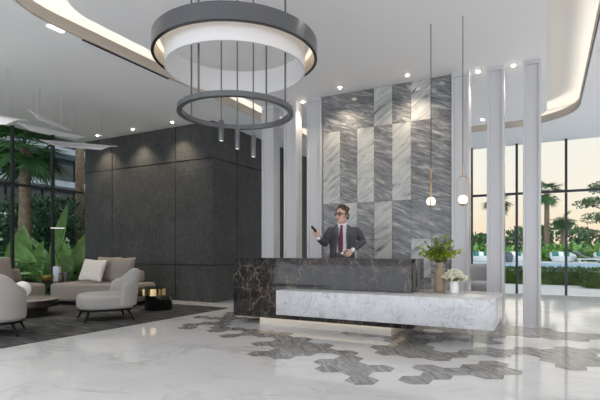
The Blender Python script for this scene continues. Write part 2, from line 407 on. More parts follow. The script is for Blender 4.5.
obj('ceiling_edge',bm,M['ceil'],ceiling,smooth=False)
bm=bmesh.new(); wallloop(bm,rrect(-6.1,1.02,2.1,12.5,1.6),H+.002,H+.398); obj('cove_side',bm,M['cove'],ceiling)
bm=bmesh.new(); prism(bm,INN,H,H+.395); obj('ceiling_island',bm,M['ceil'],ceiling,smooth=False)
bm=bmesh.new(); bandloop(bm,rrect(-5.80,.71,2.41,12.18,1.39),rrect(-5.77,.68,2.44,12.15,1.36),H+.02,H+.05); obj('light_strip',bm,M['led'],ceiling)
# dark woven wall block
bm=bmesh.new(); BX,BY=-6.61,8.17
box(bm,XL,BX-.03,BY+.03,YB,0,H,mi=1)
def panels(cuts,horiz,zc):
    for (a0,a1) in zip(cuts,cuts[1:]):
        for z0,z1 in zip(zc,zc[1:]):
            g=.012
            if horiz: box(bm,a0+(g if a0>XL+.01 else 0),a1-(g if a1<BX-.05 else 0),BY,BY+.03,z0+(g if z0>0 else 0),z1-g,mi=0)
            else: box(bm,BX-.03,BX,a0+(g if a0>BY+.05 else 0),a1-g,z0+(g if z0>0 else 0),z1-g,mi=0)
panels([XL,-9.9,-7.73,BX],True,[0,.84,3.26,H]); panels([BY+.03,9.09,11.25,13.41,YB],False,[0,.84,3.26,H])
struct(obj('wall_left',bm,[M['fabwall'],M['black']],smooth=False))
# marble feature wall
WY=7.95; WX=[-3.77,-3.42,-3.08,-2.755,-2.42,-2.083,-1.741,-1.41]
bm=bmesh.new(); L=TILE(bm)
box(bm,WX[0],WX[-1],WY+.02,WY+.26,0,H,mi=2)
ROWS=[(3.41,H),(2.05,3.41),(1.375,2.05),(.70,1.375),(0,.70)]
PAT=['DDDWDWD','WDWDWDD','DWDWDDD','DWDWDWD','WDWDWDW']
rn=random.Random(5)
for (z0,z1),row in zip(ROWS,PAT):
    for k,ch in enumerate(row):
        g=.002; n0=len(bm.faces)
        box(bm,WX[k]+g,WX[k+1]-g,WY,WY+.02,z0+(g if z0 else 0),z1-g,mi=0 if ch=='D' else 1)
        if k==0 or row[k-1]!=ch: t=(rn.random(),rn.random(),rn.random(),1)
        bm.faces.ensure_lookup_table()
        for f in bm.faces[n0:]:
            for l in f.loops: l[L]=t
struct(obj('wall_back',bm,[M['mdark'],M['mlight'],M['black']],smooth=False))
# six white columns
def column(x0,x1,label):
    bm=bmesh.new(); y0,y1=7.90,8.16
    w=.035; dpt=.03
    xs=[(x0,y0),(x0+w,y0),(x0+w+.008,y0+dpt),(x1-w-.008,y0+dpt),(x1-w,y0),(x1,y0),(x1,y1),(x0,y1)]
    prism(bm,xs,0,H-.07)
    box(bm,x0,x1,y0,y1,H-.07,H)
    o=obj('column',bm,M['col'],smooth=False)
    tag(o,label,'column','white columns beside the marble wall','thing'); return o
column(-5.133,-4.857,'white column next to the dark woven wall, farthest from the marble wall')
column(-4.612,-4.339,'white column in the middle of the three between dark wall and marble wall')
column(-4.095,-3.79,'white column touching the edge of the marble wall behind the person')
column(-1.397,-1.125,'white column touching the marble wall behind the brass pendant loop')
column(-.853,-.60,'white column in the middle of the three between marble wall and garden window')
column(-.331,-.083,'white column standing nearest the garden window, farthest from the marble wall')
# windows
def window(name,horizontal,fixed,a0,a1,mull,trans,fw=.06):
    root=struct(empty(name,(fixed,0,0) if not horizontal else (0,fixed,0)))
    def bx(bm,u0,u1,z0,z1,t):
        if horizontal: box(bm,u0,u1,-t,t,z0,z1)
        else: box(bm,-t*.6,t*.6,u0,u1,z0,z1)
    for mpos in mull:
        bm=bmesh.new(); bx(bm,mpos-fw/2,mpos+fw/2,0,H,.06); obj('mullion',bm,M['frame'],root,smooth=False)
    bm=bmesh.new(); cuts=[a0]+list(mull)+[a1]
    for c0,c1 in zip(cuts,cuts[1:]):
        bx(bm,c0+(fw/2 if c0!=a0 else 0),c1-(fw/2 if c1!=a1 else 0),trans-.03,trans+.03,.045)
    obj('transom',bm,M['frame'],root,smooth=False)
    bm=bmesh.new(); bx(bm,a0,a1,.001,.012,.02); obj('sill_track',bm,M['pave'],root,smooth=False)
    for c0,c1 in zip(cuts,cuts[1:]):
        for z0,z1 in ((.012,trans-.03),(trans+.03,H)):
            bm=bmesh.new(); bx(bm,c0+fw/2,c1-fw/2,z0,z1,.006); obj('pane',bm,M['glass'],root,smooth=False)
    return root
window('window_left',False,XL-.08,YF,BY+.0,[y+.085 for y in (-1.8,-.8,.2,1.2,2.22,3.22,4.22,5.22,6.22,7.22)],2.73)
window('window_back',True,YB-.06,BX,XR,[-5.43,-4.26,-3.08,-1.905,-.735,.437,1.607,2.78,3.95,5.12],2.735)
# ---------------------------------------------------------------- lights in the ceiling
FILL=46
def downlight(x,y,label,zc=H,power=22,size=1.7,col=(1,.82,.62)):
    r=empty('downlight',(x,y,zc)); tag(r,label,'ceiling light','round recessed downlights')
    bm=bmesh.new(); lathe(bm,[(.03,-.001),(.045,-.001),(.05,-.006),(.045,-.012),(.032,-.012),(.03,-.004)],20,close=True); obj('trim_ring',bm,M['drum'],r)
    bm=bmesh.new(); lathe(bm,[(0,-.034),(.014,-.031),(.024,-.022),(.027,-.010),(.027,-.001),(0,-.001)],16); obj('lens',bm,M['lamp'],r)
    if power:
        ld=bpy.data.lights.new('downlight_beam','SPOT'); ld.energy=power; ld.color=col; ld.spot_size=size; ld.spot_blend=.9; ld.shadow_soft_size=.03
        lo=bpy.data.objects.new('downlight_beam',ld); lo.location=(0,0,-.05); link(lo,r)
downlight(-10.04,7.84,'recessed downlight over the dark wall, nearest the left window',power=95,size=1.75)
downlight(-8.78,7.84,'recessed downlight over the dark wall, in the middle of the three',power=95,size=1.75)
downlight(-7.51,7.84,'recessed downlight over the dark wall, beside the hanging ring lamp',power=95,size=1.75)
downlight(-4.22,7.98,'recessed downlight in the gap between two columns beside the marble wall top',power=50,size=1.5)
downlight(-3.27,7.6,'recessed downlight above the marble wall, over the person',power=62,size=2.0)
downlight(-2.05,7.6,'recessed downlight above the marble wall, over the leafy vase side',power=62,size=2.0)
downlight(-.995,7.99,'recessed downlight between the column at the marble wall and the middle column',power=50,size=1.5)
downlight(-.47,7.99,'recessed downlight between the middle column and the column nearest the garden window',power=50,size=1.5)
downlight(-1.27,10.95,'small recessed downlight far behind the middle white column',power=330,size=2.4,col=(.97,.98,1))
def pix(x,y,z):
    d=-ss*x+cc*y; return (300+CAMF*(cc*x+ss*y)/d,HZ-(z-HC)*CAMF/d) if d>.2 else (0,-999)
for ix in range(8):  # added fill lamps, kept out of view, brightening floor and ceiling
    for iy in range(10):
        x=-9.6+ix*2.1; y=-4.6+iy*1.9
        u,v=pix(x,y,H)
        if v>-14 and -30<u<630: continue
        if -6.0<x<.9 and 2.3<y<12.3 and not (-5.0<x<-.1 and 3.4<y<11.2): continue
        o=obj('added_fill_lamp',bbox(x-.05,x+.05,y-.05,y+.05,H-.012,H-.001,bev=.004,seg=1),M['lamp'],ceiling)
        ld=bpy.data.lights.new('added_fill_beam','SPOT'); ld.energy=FILL*(2.0 if x<-5 else 1.1 if x<-1.5 else 1.6 if y>7.5 else .25); ld.color=(1,.97,.93); ld.spot_size=2.5; ld.spot_blend=1; ld.shadow_soft_size=.12
        lo=bpy.data.objects.new('added_fill_beam',ld); lo.location=(x,y,H-.04); link(lo,ceiling)
def slot(x0,x1,y0,y1,label,mat):
    r=obj('slot_light',bbox(x0,x1,y0,y1,H-.012,H+.002),mat); tag(r,label,'ceiling fitting'); return r
slot(-5.76,-5.69,3.72,3.94,'short white linear light in the ceiling at the curved cove edge',M['lampsoft'])
slot(-5.705,-5.68,4.2,5.85,'long black slot diffuser in the ceiling along the cove edge',M['black'])
# ---------------------------------------------------------------- ring chandelier
C0=at(236,200,5.0); cx,cy=C0.x,C0.y
ch=empty('ring_chandelier',(cx,cy,0)); tag(ch,'large ring chandelier with dark outer band, white drum and thin lower ring on rods','chandelier')
n=96
def band(r0,r1,z0,z1): 
    bm=bmesh.new(); lathe(bm,[(r0,z0),(r1,z0),(r1,z1),(r0,z1)],n,close=True); return bm
bm=bmesh.new(); lathe(bm,[(.862,3.235),(.88,3.235),(.88,3.40),(.862,3.40)],n,close=True); o=obj('outer_band',bm,M['gunmetal'],ch)
obj('band_lining',band(.852,.8615,3.238,3.385),M['champagne'],ch)
obj('band_rim',band(.851,.882,3.226,3.2345),M['ringblack'],ch)
obj('drum_shade',band(.735,.75,3.11,3.385),M['drum'],ch)
obj('drum_rim',band(.733,.753,3.104,3.1095),M['sheet'],ch)
obj('top_plate',band(.735,.862,3.386,3.396),M['drum'],ch)
obj('light_strip',band(.80,.838,3.366,3.384),M['ledring'],ch)
obj('lower_ring',band(.572,.625,2.635,2.687),M['gunmetal'],ch)
rr=.6
for aa in (-119,-25,61,155):
    a=math.radians(aa)+TH; x,y=rr*math.cos(a),rr*math.sin(a)
    bm=bmesh.new(); tube(bm,[(x,y,2.686),(x,y,H)],.010,10); obj('rod',bm,M['rod'],ch)
for u,v0,v1,lab in ((221.3,120.5,141,'slim grey cylinder spotlight under the ring chandelier, highest of the three'),
                (237.3,127.5,149,'slim grey cylinder spotlight under the ring chandelier, middle of the three'),
                (253.3,135.5,157,'slim grey cylinder spotlight under the ring chandelier, lowest of the three')):
    t0=at(u,v0,5.0); t1=at(u,v1,5.0)
    r=empty('cylinder_pendant',(t0.x,t0.y,t1.z)); tag(r,lab,'pendant lamp','cylinder spotlights on rods under the chandelier')
    hh=t0.z-t1.z
    bm=bmesh.new(); lathe(bm,[(.0,.012),(.022,.012),(.022,0),(.026,0),(.027,.004),(.027,hh-.004),(.024,hh),(0,hh)],20); obj('cylinder',bm,M['gunmetal'],r)
    bm=bmesh.new(); lathe(bm,[(0,.005),(.0215,.005),(.0215,.011),(0,.011)],16); obj('lens',bm,M['lampsoft'],r)
    bm=bmesh.new(); tube(bm,[(0,0,hh),(0,0,H-t1.z)],.007,8); obj('rod',bm,M['rod'],r)
# ---------------------------------------------------------------- globe pendants
def globe_pendant(x,y,rz,label):
    r=empty('globe_pendant',(x,y,1.725),rz); tag(r,label,'pendant lamp','brass loop globe pendants')
    w,hh=.071,.37; P=[]
    for k in range(13): a=PI*k/12; P.append((w*math.cos(a),0,hh-w+w*math.sin(a)))
    for k in range(13): a=PI+PI*k/12; P.append((w*math.cos(a),0,w+w*math.sin(a)))
    P.append(P[0]); bm=bmesh.new(); tube(bm,P,.006,8,cap=False); bmesh.ops.remove_doubles(bm,verts=bm.verts[:],dist=1e-5); obj('loop',bm,M['brass'],r)
    bm=bmesh.new(); ball(bm,(0,0,.072),.061,n=24,m=16); obj('globe',bm,M['globe'],r)
    bm=bmesh.new(); lathe(bm,[(0,.006),(.036,.006),(.04,.016),(.038,.02),(0,.013)],20); obj('globe_cup',bm,M['brass'],r)
    bm=bmesh.new(); tube(bm,[(0,0,hh+.003),(0,0,hh+.13)],.009,10); obj('stem',bm,M['brass'],r)
    bm=bmesh.new(); tube(bm,[(0,0,hh+.13),(0,0,H-1.725)],.0045,8); obj('cord',bm,M['cord'],r)
globe_pendant(-1.327,6.055,TH+math.radians(68),'globe pendant with brass loop seen edge-on, hanging before the marble wall')
globe_pendant(-.93,6.04,TH,'globe pendant with open brass loop hanging before the white column')
# ---------------------------------------------------------------- reception desk
DX0,DX1,DY0,DY1=-4.465,-1.575,6.04,6.72
desk=empty('reception_desk',(-2.9,6.3,0)); tag(desk,'reception desk of dark brown marble with low white marble counter and lit plinth','desk')
def wb(name,mat,x0,x1,y0,y1,z0,z1,bev=.004):
    return obj(name,bbox(x0+2.9,x1+2.9,y0-6.3,y1-6.3,z0,z1,bev=bev,seg=2),mat,desk)
wb('desk_front',M['blackmarble'],DX0,DX1,DY0,DY1,.122,1.05)
wb('plinth',M['plinth'],-4.0,-1.87,6.10,6.66,0,.12)
bm=bmesh.new(); lo=[(-4.03,6.07),(-1.84,6.07),(-1.84,6.69),(-4.03,6.69)]; li=[(-4.015,6.085),(-1.855,6.085),(-1.855,6.675),(-4.015,6.675)]
lo=[(x+2.9,y-6.3) for x,y in lo]; li=[(x+2.9,y-6.3) for x,y in li]
bandloop(bm,lo,li,.1178,.1214); obj('light_strip',bm,M['led2'],desk,smooth=False)
wb('counter',M['carrara'],-3.41,-.535,5.62,6.80,.25,.598)
# ---------------------------------------------------------------- vases on the counter
CZ=.5985
def leaf(bm,p,d,nrm,l,w,cup=.15,mi=0,seg=1):
    d=d.normalized(); s=d.cross(nrm).normalized(); n=s.cross(d)
    b0=bm.verts.new(p); m1=bm.verts.new(p+d*l*.45+s*w/2+n*cup*w); m2=bm.verts.new(p+d*l*.45-s*w/2+n*cup*w); mm=bm.verts.new(p+d*l*.5); t=bm.verts.new(p+d*l)
    for q in ((b0,m1,mm),(m1,t,mm),(b0,mm,m2),(m2,mm,t)): f=bm.faces.new(q); f.material_index=mi
def rv(rn): 
    while True:
        v=Vector((rn.uniform(-1,1),rn.uniform(-1,1),rn.uniform(-1,1)))
        if .1<v.length<1: return v.normalized()
v0=at(440,292,6.26)
vase=empty('leafy_vase',(v0.x,v0.y,CZ)); tag(vase,'tall beige bottle vase with bright green leafy branches on the white counter','vase')
bm=bmesh.new(); lathe(bm,[(0,0),(.066,0),(.072,.008),(.073,.05),(.073,.295),(.068,.315),(.05,.328),(.045,.335),(.045,.40),(.041,.402),(.039,.395),(.039,.34),(0,.33)],36); obj('vase_body',bm,M['beige'],vase)
bs=bmesh.new(); bl=bmesh.new(); rn=random.Random(11)
for k in range(40):
    a=rn.uniform(0,2*PI); sp=.28*math.sqrt(rn.uniform(.02,1)); hh=rn.uniform(.06,.36)*(1-.5*(sp/.29)**2)+.02
    tip=Vector((sp*math.cos(a),sp*math.sin(a),.40+hh)); base=Vector((.02*math.cos(a),.02*math.sin(a),.36)); mid=(base+tip)/2+Vector((0,0,.05))-Vector((math.cos(a),math.sin(a),0))*sp*.12
    tube(bs,[base,mid,tip],[.003,.0025,.0015],5)
    for j in range(13):
        t=.42+.58*j/12; p=(base*(1-t)**2+mid*2*t*(1-t)+tip*t*t)
        dv=(rv(rn)+Vector((math.cos(a),math.sin(a),.5))*.6).normalized()
        leaf(bl,p,dv,Vector((0,0,1))+rv(rn)*.7,rn.uniform(.045,.066),rn.uniform(.038,.054),.12)
obj('branches',bs,M['twig'],vase); obj('leaves',bl,M['leafbright'],vase)
v1=at(454,294,6.1)
fv=empty('flower_vase',(v1.x,v1.y,CZ)); tag(fv,'small white vase of tiny white flowers beside the tall beige vase','vase')
bm=bmesh.new(); lathe(bm,[(0,0),(.05,0),(.056,.006),(.058,.05),(.052,.13),(.05,.16),(.046,.16),(.048,.12),(0,.11)],32); obj('vase_body',bm,M['white'],fv)
bs=bmesh.new(); bl=bmesh.new(); rn=random.Random(12)
for k in range(120):
    a=rn.uniform(0,2*PI); q=math.sqrt(rn.random()); hgt=.185+.13*math.sqrt(max(0,1-q*q))*rn.uniform(.45,1)
    p=Vector((.165*q*math.cos(a),.165*q*math.sin(a),hgt-.02*q))
    tube(bs,[(.02*math.cos(a),.02*math.sin(a),.13),p],.0015,4)
    for j in range(5):
        ball(bl,p+rv(rn)*.018,rn.uniform(.007,.011),n=6,m=4)
obj('stems',bs,M['stem'],fv); obj('blossoms',bl,M['flower'],fv)
# ---------------------------------------------------------------- lounge
RZ=.014
rug=obj('rug',bbox(-10.7,-5.69,3.12,7.515,.001,RZ,bev=.004,seg=1),M['rug'],smooth=False); tag(rug,'large charcoal rug under the lounge seating','rug')
def soft(name,parent,mat,x0,x1,y0,y1,z0,z1,bev,seg=4): return obj(name,bbox(x0,x1,y0,y1,z0,z1,bev=bev,seg=seg),mat,parent,angle=80)
def sofa(p,rz,L,label,dep=.98):
    """front edge along local +X from the left front corner, depth along +Y"""
    r=empty('sofa',(p[0],p[1],RZ),rz); tag(r,label,'sofa','taupe lounge sofas')
    soft('seat',r,M['taupe'],0,L,0,dep,.075,.455,.07)
    soft('base',r,M['legs'],.08,L-.08,.08,dep-.08,.0,.074,.004,1)
    return r
# right module, in front of the dark wall
A=at(49,305,9.85); rzA=math.radians(14)
s1=sofa((A.x,A.y),rzA,1.98,'long taupe sofa before the dark wall, with taupe back cushions')
soft('backrest',s1,M['taupe2'],1.15,1.72,.74,.96,.456,.72,.07)
def cushion(name,parent,mat,x,y,z,w,h,t,tilt=-18,rz=0,ry=0):
    bm=bmesh.new(); pillow(bm,w,h,t,78 if mat is M['quilt'] else 14)
    if mat is M['quilt']:
        for v in bm.verts:
            if abs(v.co.y)>.012: v.co.y+=math.copysign(.022*abs(math.sin(v.co.x/w*13*PI)*math.sin(v.co.z/h*13*PI))**.6,v.co.y)
    o=obj(name,bm,mat,parent,angle=180); o.location=(x,y,z); o.rotation_euler=(math.radians(tilt),math.radians(ry),math.radians(rz)); return o
cushion('back_cushion',s1,M['taupe2'],.93,.70,.745,.62,.56,.22,-14)
cushion('back_cushion',s1,M['taupe2'],1.36,.62,.74,.60,.56,.24,-16,-6)
q=cushion('throw_cushion',None,M['quilt'],0,0,0,.56,.50,.17,-22,14,3); qp=s1.matrix_basis@Vector((.76,.42,.725)); q.location=qp
tag(q,'white quilted square cushion leaning on the taupe sofa by the dark wall','cushion')
# left module along the window
s2=sofa((-9.50,3.65),math.radians(90),2.5,'taupe sofa along the left window, partly behind the armchair back')
soft('backrest',s2,M['taupe2'],.05,2.42,.76,.97,.456,.76,.07)
cushion('back_cushion',s2,M['taupe2'],1.78,.62,.73,.72,.60,.24,-16)
cushion('back_cushion',s2,M['taupe2'],1.0,.62,.73,.72,.60,.24,-16)
# corner table with its objects
T=at(54,283,10.55)
ct=empty('corner_table',(T.x,T.y,RZ)); tag(ct,'low dark round corner table between the two taupe sofas','table')
bm=bmesh.new(); lathe(bm,[(0,.425),(.385,.425),(.39,.43),(.39,.445),(.385,.45),(0,.45)],48); obj('tabletop',bm,M['ringblack'],ct)
bm=bmesh.new(); tube(bm,[(0,0,.02),(0,0,.425)],.03,12); obj('column',bm,M['ringblack'],ct)
bm=bmesh.new(); lathe(bm,[(0,.0),(.22,.0),(.22,.015),(.03,.02),(0,.02)],32); obj('foot',bm,M['ringblack'],ct)
TZ=.451+RZ
B=at(47.3,283,10.42); bm=bmesh.new(); lathe(bm,[(0,0),(.065,0),(.11,.035),(.13,.09),(.133,.14),(.126,.152),(.119,.148),(.12,.09),(.10,.045),(.055,.02),(0,.018)],36)
tag(obj('bowl',bm,M['olive'],loc=(B.x,B.y,TZ)),'round olive glass bowl on the corner table','bowl')
B=at(57,283,10.50); o=obj('box',bbox(-.068,.068,-.05,.05,0,.345,bev=.004),M['paper'],loc=(B.x,B.y,TZ)); o.rotation_euler.z=TH; tag(o,'tall pale grey box standing on the corner table beside the bowl','box')
B=at(61,283,10.33); bm=bmesh.new(); lathe(bm,[(0,0),(.05,0),(.052,.01),(.052,.19),(.047,.2),(.045,.195),(.045,.02),(0,.02)],24); tag(obj('jar',bm,M['amber'],loc=(B.x,B.y,TZ)),'small dark amber jar on the corner table before the pale box','jar')
B=at(64.8,283,10.6); o=obj('box',bbox(-.055,.055,-.05,.05,0,.21,bev=.004),M['greybox'],loc=(B.x,B.y,TZ)); o.rotation_euler.z=TH; tag(o,'dark grey box on the corner table, farthest from the bowl','box')
# reading lamp
B=at(57.5,283,10.72)
lp=empty('reading_lamp',(B.x,B.y,TZ),TH); tag(lp,'thin black reading lamp with a slim glowing bar on the corner table','lamp')
bm=bmesh.new(); lathe(bm,[(0,0),(.06,0),(.06,.012),(0,.014)],24); obj('base',bm,M['cord'],lp)
bm=bmesh.new(); tube(bm,[(0,0,.012),(.02,0,.45),(-.10,0,.80)],.006,8); obj('lower_arm',bm,M['cord'],lp)
bm=bmesh.new(); tube(bm,[(-.02,.012,.57),(.15,.012,1.235)],.006,8); obj('upper_arm',bm,M['cord'],lp)
obj('lamp_head',bbox(-.16,.17,-.015,.02,1.235,1.255,bev=.003),M['cord'],lp); obj('lens',bbox(-.155,.165,-.016,.018,1.228,1.2345),M['lampsoft'],lp,smooth=False)
# coffee table
kt=empty('coffee_table',(-8.22,4.86,RZ)); tag(kt,'round coffee table with pale top and smoked mirror sides beside the armchair back','table')
bm=bmesh.new(); lathe(bm,[(0,.283),(.592,.283),(.60,.288),(.60,.296),(.592,.30),(0,.30)],64); obj('tabletop',bm,M['greytop'],kt)
bm=bmesh.new(); lathe(bm,[(0,.165),(.585,.165),(.59,.17),(.59,.282),(0,.282)],64); obj('drum',bm,M['smokeglass'],kt)
bm=bmesh.new(); lathe(bm,[(0,0),(.42,0),(.42,.164),(0,.164)],64); obj('base',bm,M['smokeglass'],kt)
# brass and black side table
st=empty('side_table',(-6.72,6.72,RZ)); tag(st,'round side table with brass band on a black lacquer drum before the dark wall','table')
E1=at(152,292,8.98); E2=at(158.5,304,9.05)
e1=(E1.x+6.72,E1.y-6.72); e2=(E2.x+6.72,E2.y-6.72)
bm=bmesh.new(); lathe(bm,[(0,0),(.262,0),(.265,.004),(.265,.28),(.26,.285),(0,.285)],56,c=(e2[0],e2[1],0)); obj('drum',bm,M['blackgloss'],st)
bm=bmesh.new(); lathe(bm,[(0,.287),(.272,.287),(.275,.29),(.275,.42),(0,.42)],56,c=(e1[0],e1[1],0)); obj('band',bm,M['gold'],st)
bm=bmesh.new(); lathe(bm,[(0,.421),(.272,.421),(.275,.425),(.27,.436),(0,.436)],56,c=(e1[0],e1[1],0)); obj('tabletop',bm,M['blackgloss'],st)
# armchairs: local -Y is the front
def armchair(p,rz,mat,label,leather=None):
    r=empty('armchair',(p[0],p[1],RZ),rz); tag(r,label,'armchair','grey rounded lounge armchairs')
    # seat: rounded plan
    bm=bmesh.new(); n=56
    def plan(k,s=1):
        a=2*PI*k/n; e=2/3.0
        x=.40*math.copysign(abs(math.cos(a))**e,math.cos(a)); y=.43*math.copysign(abs(math.sin(a))**e,math.sin(a))
        return x*s,y*s
    rings=[]
    for s,z in ((.90,.20),(.97,.205),(1,.235),(1.01,.30),(1.0,.37),(.97,.415),(.90,.44),(.75,.452),(.4,.456)):
        rings.append([bm.verts.new((*plan(k,s),z)) for k in range(n)])
    for a,b in zip(rings,rings[1:]):
        for k in range(n): bm.faces.new((a[k],a[(k+1)%n],b[(k+1)%n],b[k]))
    bm.faces.new(rings[0][::-1]); bm.faces.new(rings[-1])
    obj('seat',bm,mat,r,angle=80)
    bm=bmesh.new(); rings=[]
    for s,z in ((.90,.170),(.955,.170),(.955,.199),(.90,.199)): rings.append([bm.verts.new((*plan(k,s),z)) for k in range(n)])
    for a,b in zip(rings,rings[1:]):
        for k in range(n): bm.faces.new((a[k],a[(k+1)%n],b[(k+1)%n],b[k]))
    bm.faces.new(rings[0][::-1]); bm.faces.new(rings[-1]); obj('base_frame',bm,M['legs'],r)
    # wrap-around shell: angle from back centre; height falls to low rounded arms
    bm=bmesh.new(); na=48; nz=12; amax=76
    def hgt(t):           # t 0..1 from back centre to arm tip
        if t<.22: return .845
        if t<.80: q=(t-.22)/.58; return .845-.19*(q*q*(3-2*q))*.75-.0435*q
        q=(t-.80)/.20; return .659-.16*(1-math.sqrt(max(0,1-q*q)))
    G={}
    for side in (0,1):
        for i in range(na+1):
            a=(2*i/na-1); t=abs(a); ang=math.radians(90+a*amax)
            e=2/2.6; ca,sa=math.cos(ang),math.sin(ang)
            bx=math.copysign(abs(ca)**e,ca); by=math.copysign(abs(sa)**e,sa)
            z0=.245+(.05 if side else 0); z1=hgt(t)
            for j in range(nz+1):
                f=j/nz; z=z0+(z1-z0)*f
                lean=.10*max(0,f-.1)*(1-.7*t)
                th=.045*math.sqrt(max(0,1-(max(0,f-.75)/.25)**2))*(math.sqrt(max(.0,1-(max(0,t-.88)/.12)**2))*.9+.1)
                s=(1 if side==0 else -1)
                rx=.405+s*th+lean*.5; ry=.435+s*th+lean
                G[side,i,j]=bm.verts.new((bx*rx,by*ry,z))
        for i in range(na):
            for j in range(nz):
                bm.faces.new((G[side,i,j],G[side,i+1,j],G[side,i+1,j+1],G[side,i,j+1]))
    for i in range(na):
        for j in (0,nz): bm.faces.new((G[0,i,j],G[0,i+1,j],G[1,i+1,j],G[1,i,j]))
    for j in range(nz):
        for i in (0,na): bm.faces.new((G[0,i,j],G[0,i,j+1],G[1,i,j+1],G[1,i,j]))
    obj('backrest',bm,mat,r,angle=80)
    for sx in (-1,1):
        for sy in (-1,1):
            bm=bmesh.new(); tube(bm,[(sx*.345,sy*.375,0),(sx*.275,sy*.30,.175)],[.012,.024],12); obj('leg',bm,M['legs'],r)
    return r
armchair((-6.53,5.255),math.atan2(-.46,.88)*1+0.0,M['grey'],'light grey armchair in profile on the charcoal rug, beside the brass side table')
Q=at(-8,300,6.3); ac2=armchair((Q.x,Q.y),math.radians(233),M['grey'],'light grey armchair seen from behind at the front edge of the rug')
bm=bmesh.new(); ball(bm,(0,0,0),.115,.06,.115,24,16); o=obj('round_cushion',bm,M['whitefab']); Q=at(22.3,289.3,6.62); o.location=(Q.x,Q.y,Q.z+.0); o.rotation_euler=(0,0,TH+.5); tag(o,'white round cushion on the armchair seen from behind','cushion')
armchair((-1.30,11.25),math.radians(10),M['grey2'],'darker grey armchair behind the white columns near the garden window')
# ---------------------------------------------------------------- hanging white sheets
def sheet(pts,wires,label):
    P=[at(*p) for p in pts]; c=sum(P,Vector())/len(P)
    r=empty('hanging_panel',c); tag(r,label,'hanging panel','white hanging panels over the lounge')
    nrm=(P[1]-P[0]).cross(P[2]-P[0]).normalized()
    if nrm.z<0: nrm=-nrm
    bm=bmesh.new(); a=[bm.verts.new(p-c) for p in P]; b=[bm.verts.new(p-c+nrm*.012) for p in P]; n=len(P)
    bm.faces.new(a); bm.faces.new(b[::-1])
    for k in range(n): bm.faces.new((a[k],a[(k+1)%n],b[(k+1)%n],b[k]))
    obj('panel',bm,M['sheet'],r,smooth=False)
    for (i,j,t) in wires:
        p=P[i].lerp(P[j],t)-c+nrm*.012
        bm=bmesh.new(); tube(bm,[p,(p.x,p.y,H-c.z)],.003,6); obj('wire',bm,M['wire'],r)
sheet([(-24,112.5,7.2),(-22,124,6.9),(6,125,6.9),(15,121,7.0),(27,120.5,7.5)],[(0,4,.62),(0,4,.2)],'white hanging panel cut off by the left edge, nearest of the four')
sheet([(27,109.5,8.0),(33,113.5,7.9),(38.5,120.2,8.0),(68,131,9.0),(71.5,130.3,9.2)],[(0,4,.25),(0,4,.78)],'steeply tilted narrow white hanging panel, highest of the four')
sheet([(13,121.8,8.3),(23,125.3,8.2),(30,130.8,8.2),(75,138.8,9.0),(85.5,137.2,9.3)],[(0,4,.25),(0,4,.8)],'white hanging panel just below the steeply tilted one')
sheet([(39.5,140,8.9),(56,146.2,8.7),(101,150,9.5),(109.5,146.8,9.7),(117.5,146.6,9.9)],[(0,4,.22),(0,4,.78)],'long white hanging panel before the dark wall, lowest of the four')
# ---------------------------------------------------------------- person behind the desk
def smoothmods(o,voxel,it=4,fac=.5):
    m=o.modifiers.new('union','REMESH'); m.mode='VOXEL'; m.voxel_size=voxel; m.use_smooth_shade=True
    s=o.modifiers.new('relax','SMOOTH'); s.iterations=it; s.factor=fac
def pv(u,v,y): # photo pixel at the person's distance -> local coords
    return Vector(((u-342)/61.5,y,1.15-(v-251.5)/61.5))
PC=at(342,251.5,7.48)
bm=bmesh.new()
hd=Quaternion((0,0,1),math.radians(-38)).to_matrix()   # head turned to the figure's right
HO=Vector((-.010,-.025,1.742))
def hp(x,y,z): return HO+hd@Vector((x*1.06,y,z*1.03))
# skull, jaw, nose, ears, neck
ball(bm,hp(0,.022,.035),.083,.104,.105,28,20,hd); ball(bm,hp(0,-.018,-.055),.066,.078,.084,24,16,hd); ball(bm,hp(0,-.062,-.112),.034,.03,.026,16,10,hd)
capsule(bm,[hp(0,-.098,.012),hp(0,-.122,-.028)],[.011,.017],10)
for s in (-1,1):
    ball(bm,hp(s*.083,.018,-.012),.012,.024,.034,12,10,hd); ball(bm,hp(s*.022,-.083,.028),.028,.014,.010,12,8,hd); ball(bm,hp(s*.038,-.062,-.03),.026,.026,.024,12,8,hd)
capsule(bm,[hp(-.022,-.093,-.068),hp(0,-.098,-.066),hp(.022,-.093,-.068)],[.008,.010,.008],8)
capsule(bm,[hp(0,.03,-.09),Vector((0,.03,1.58)),Vector((0,.04,1.50))],[.062,.064,.08],16)
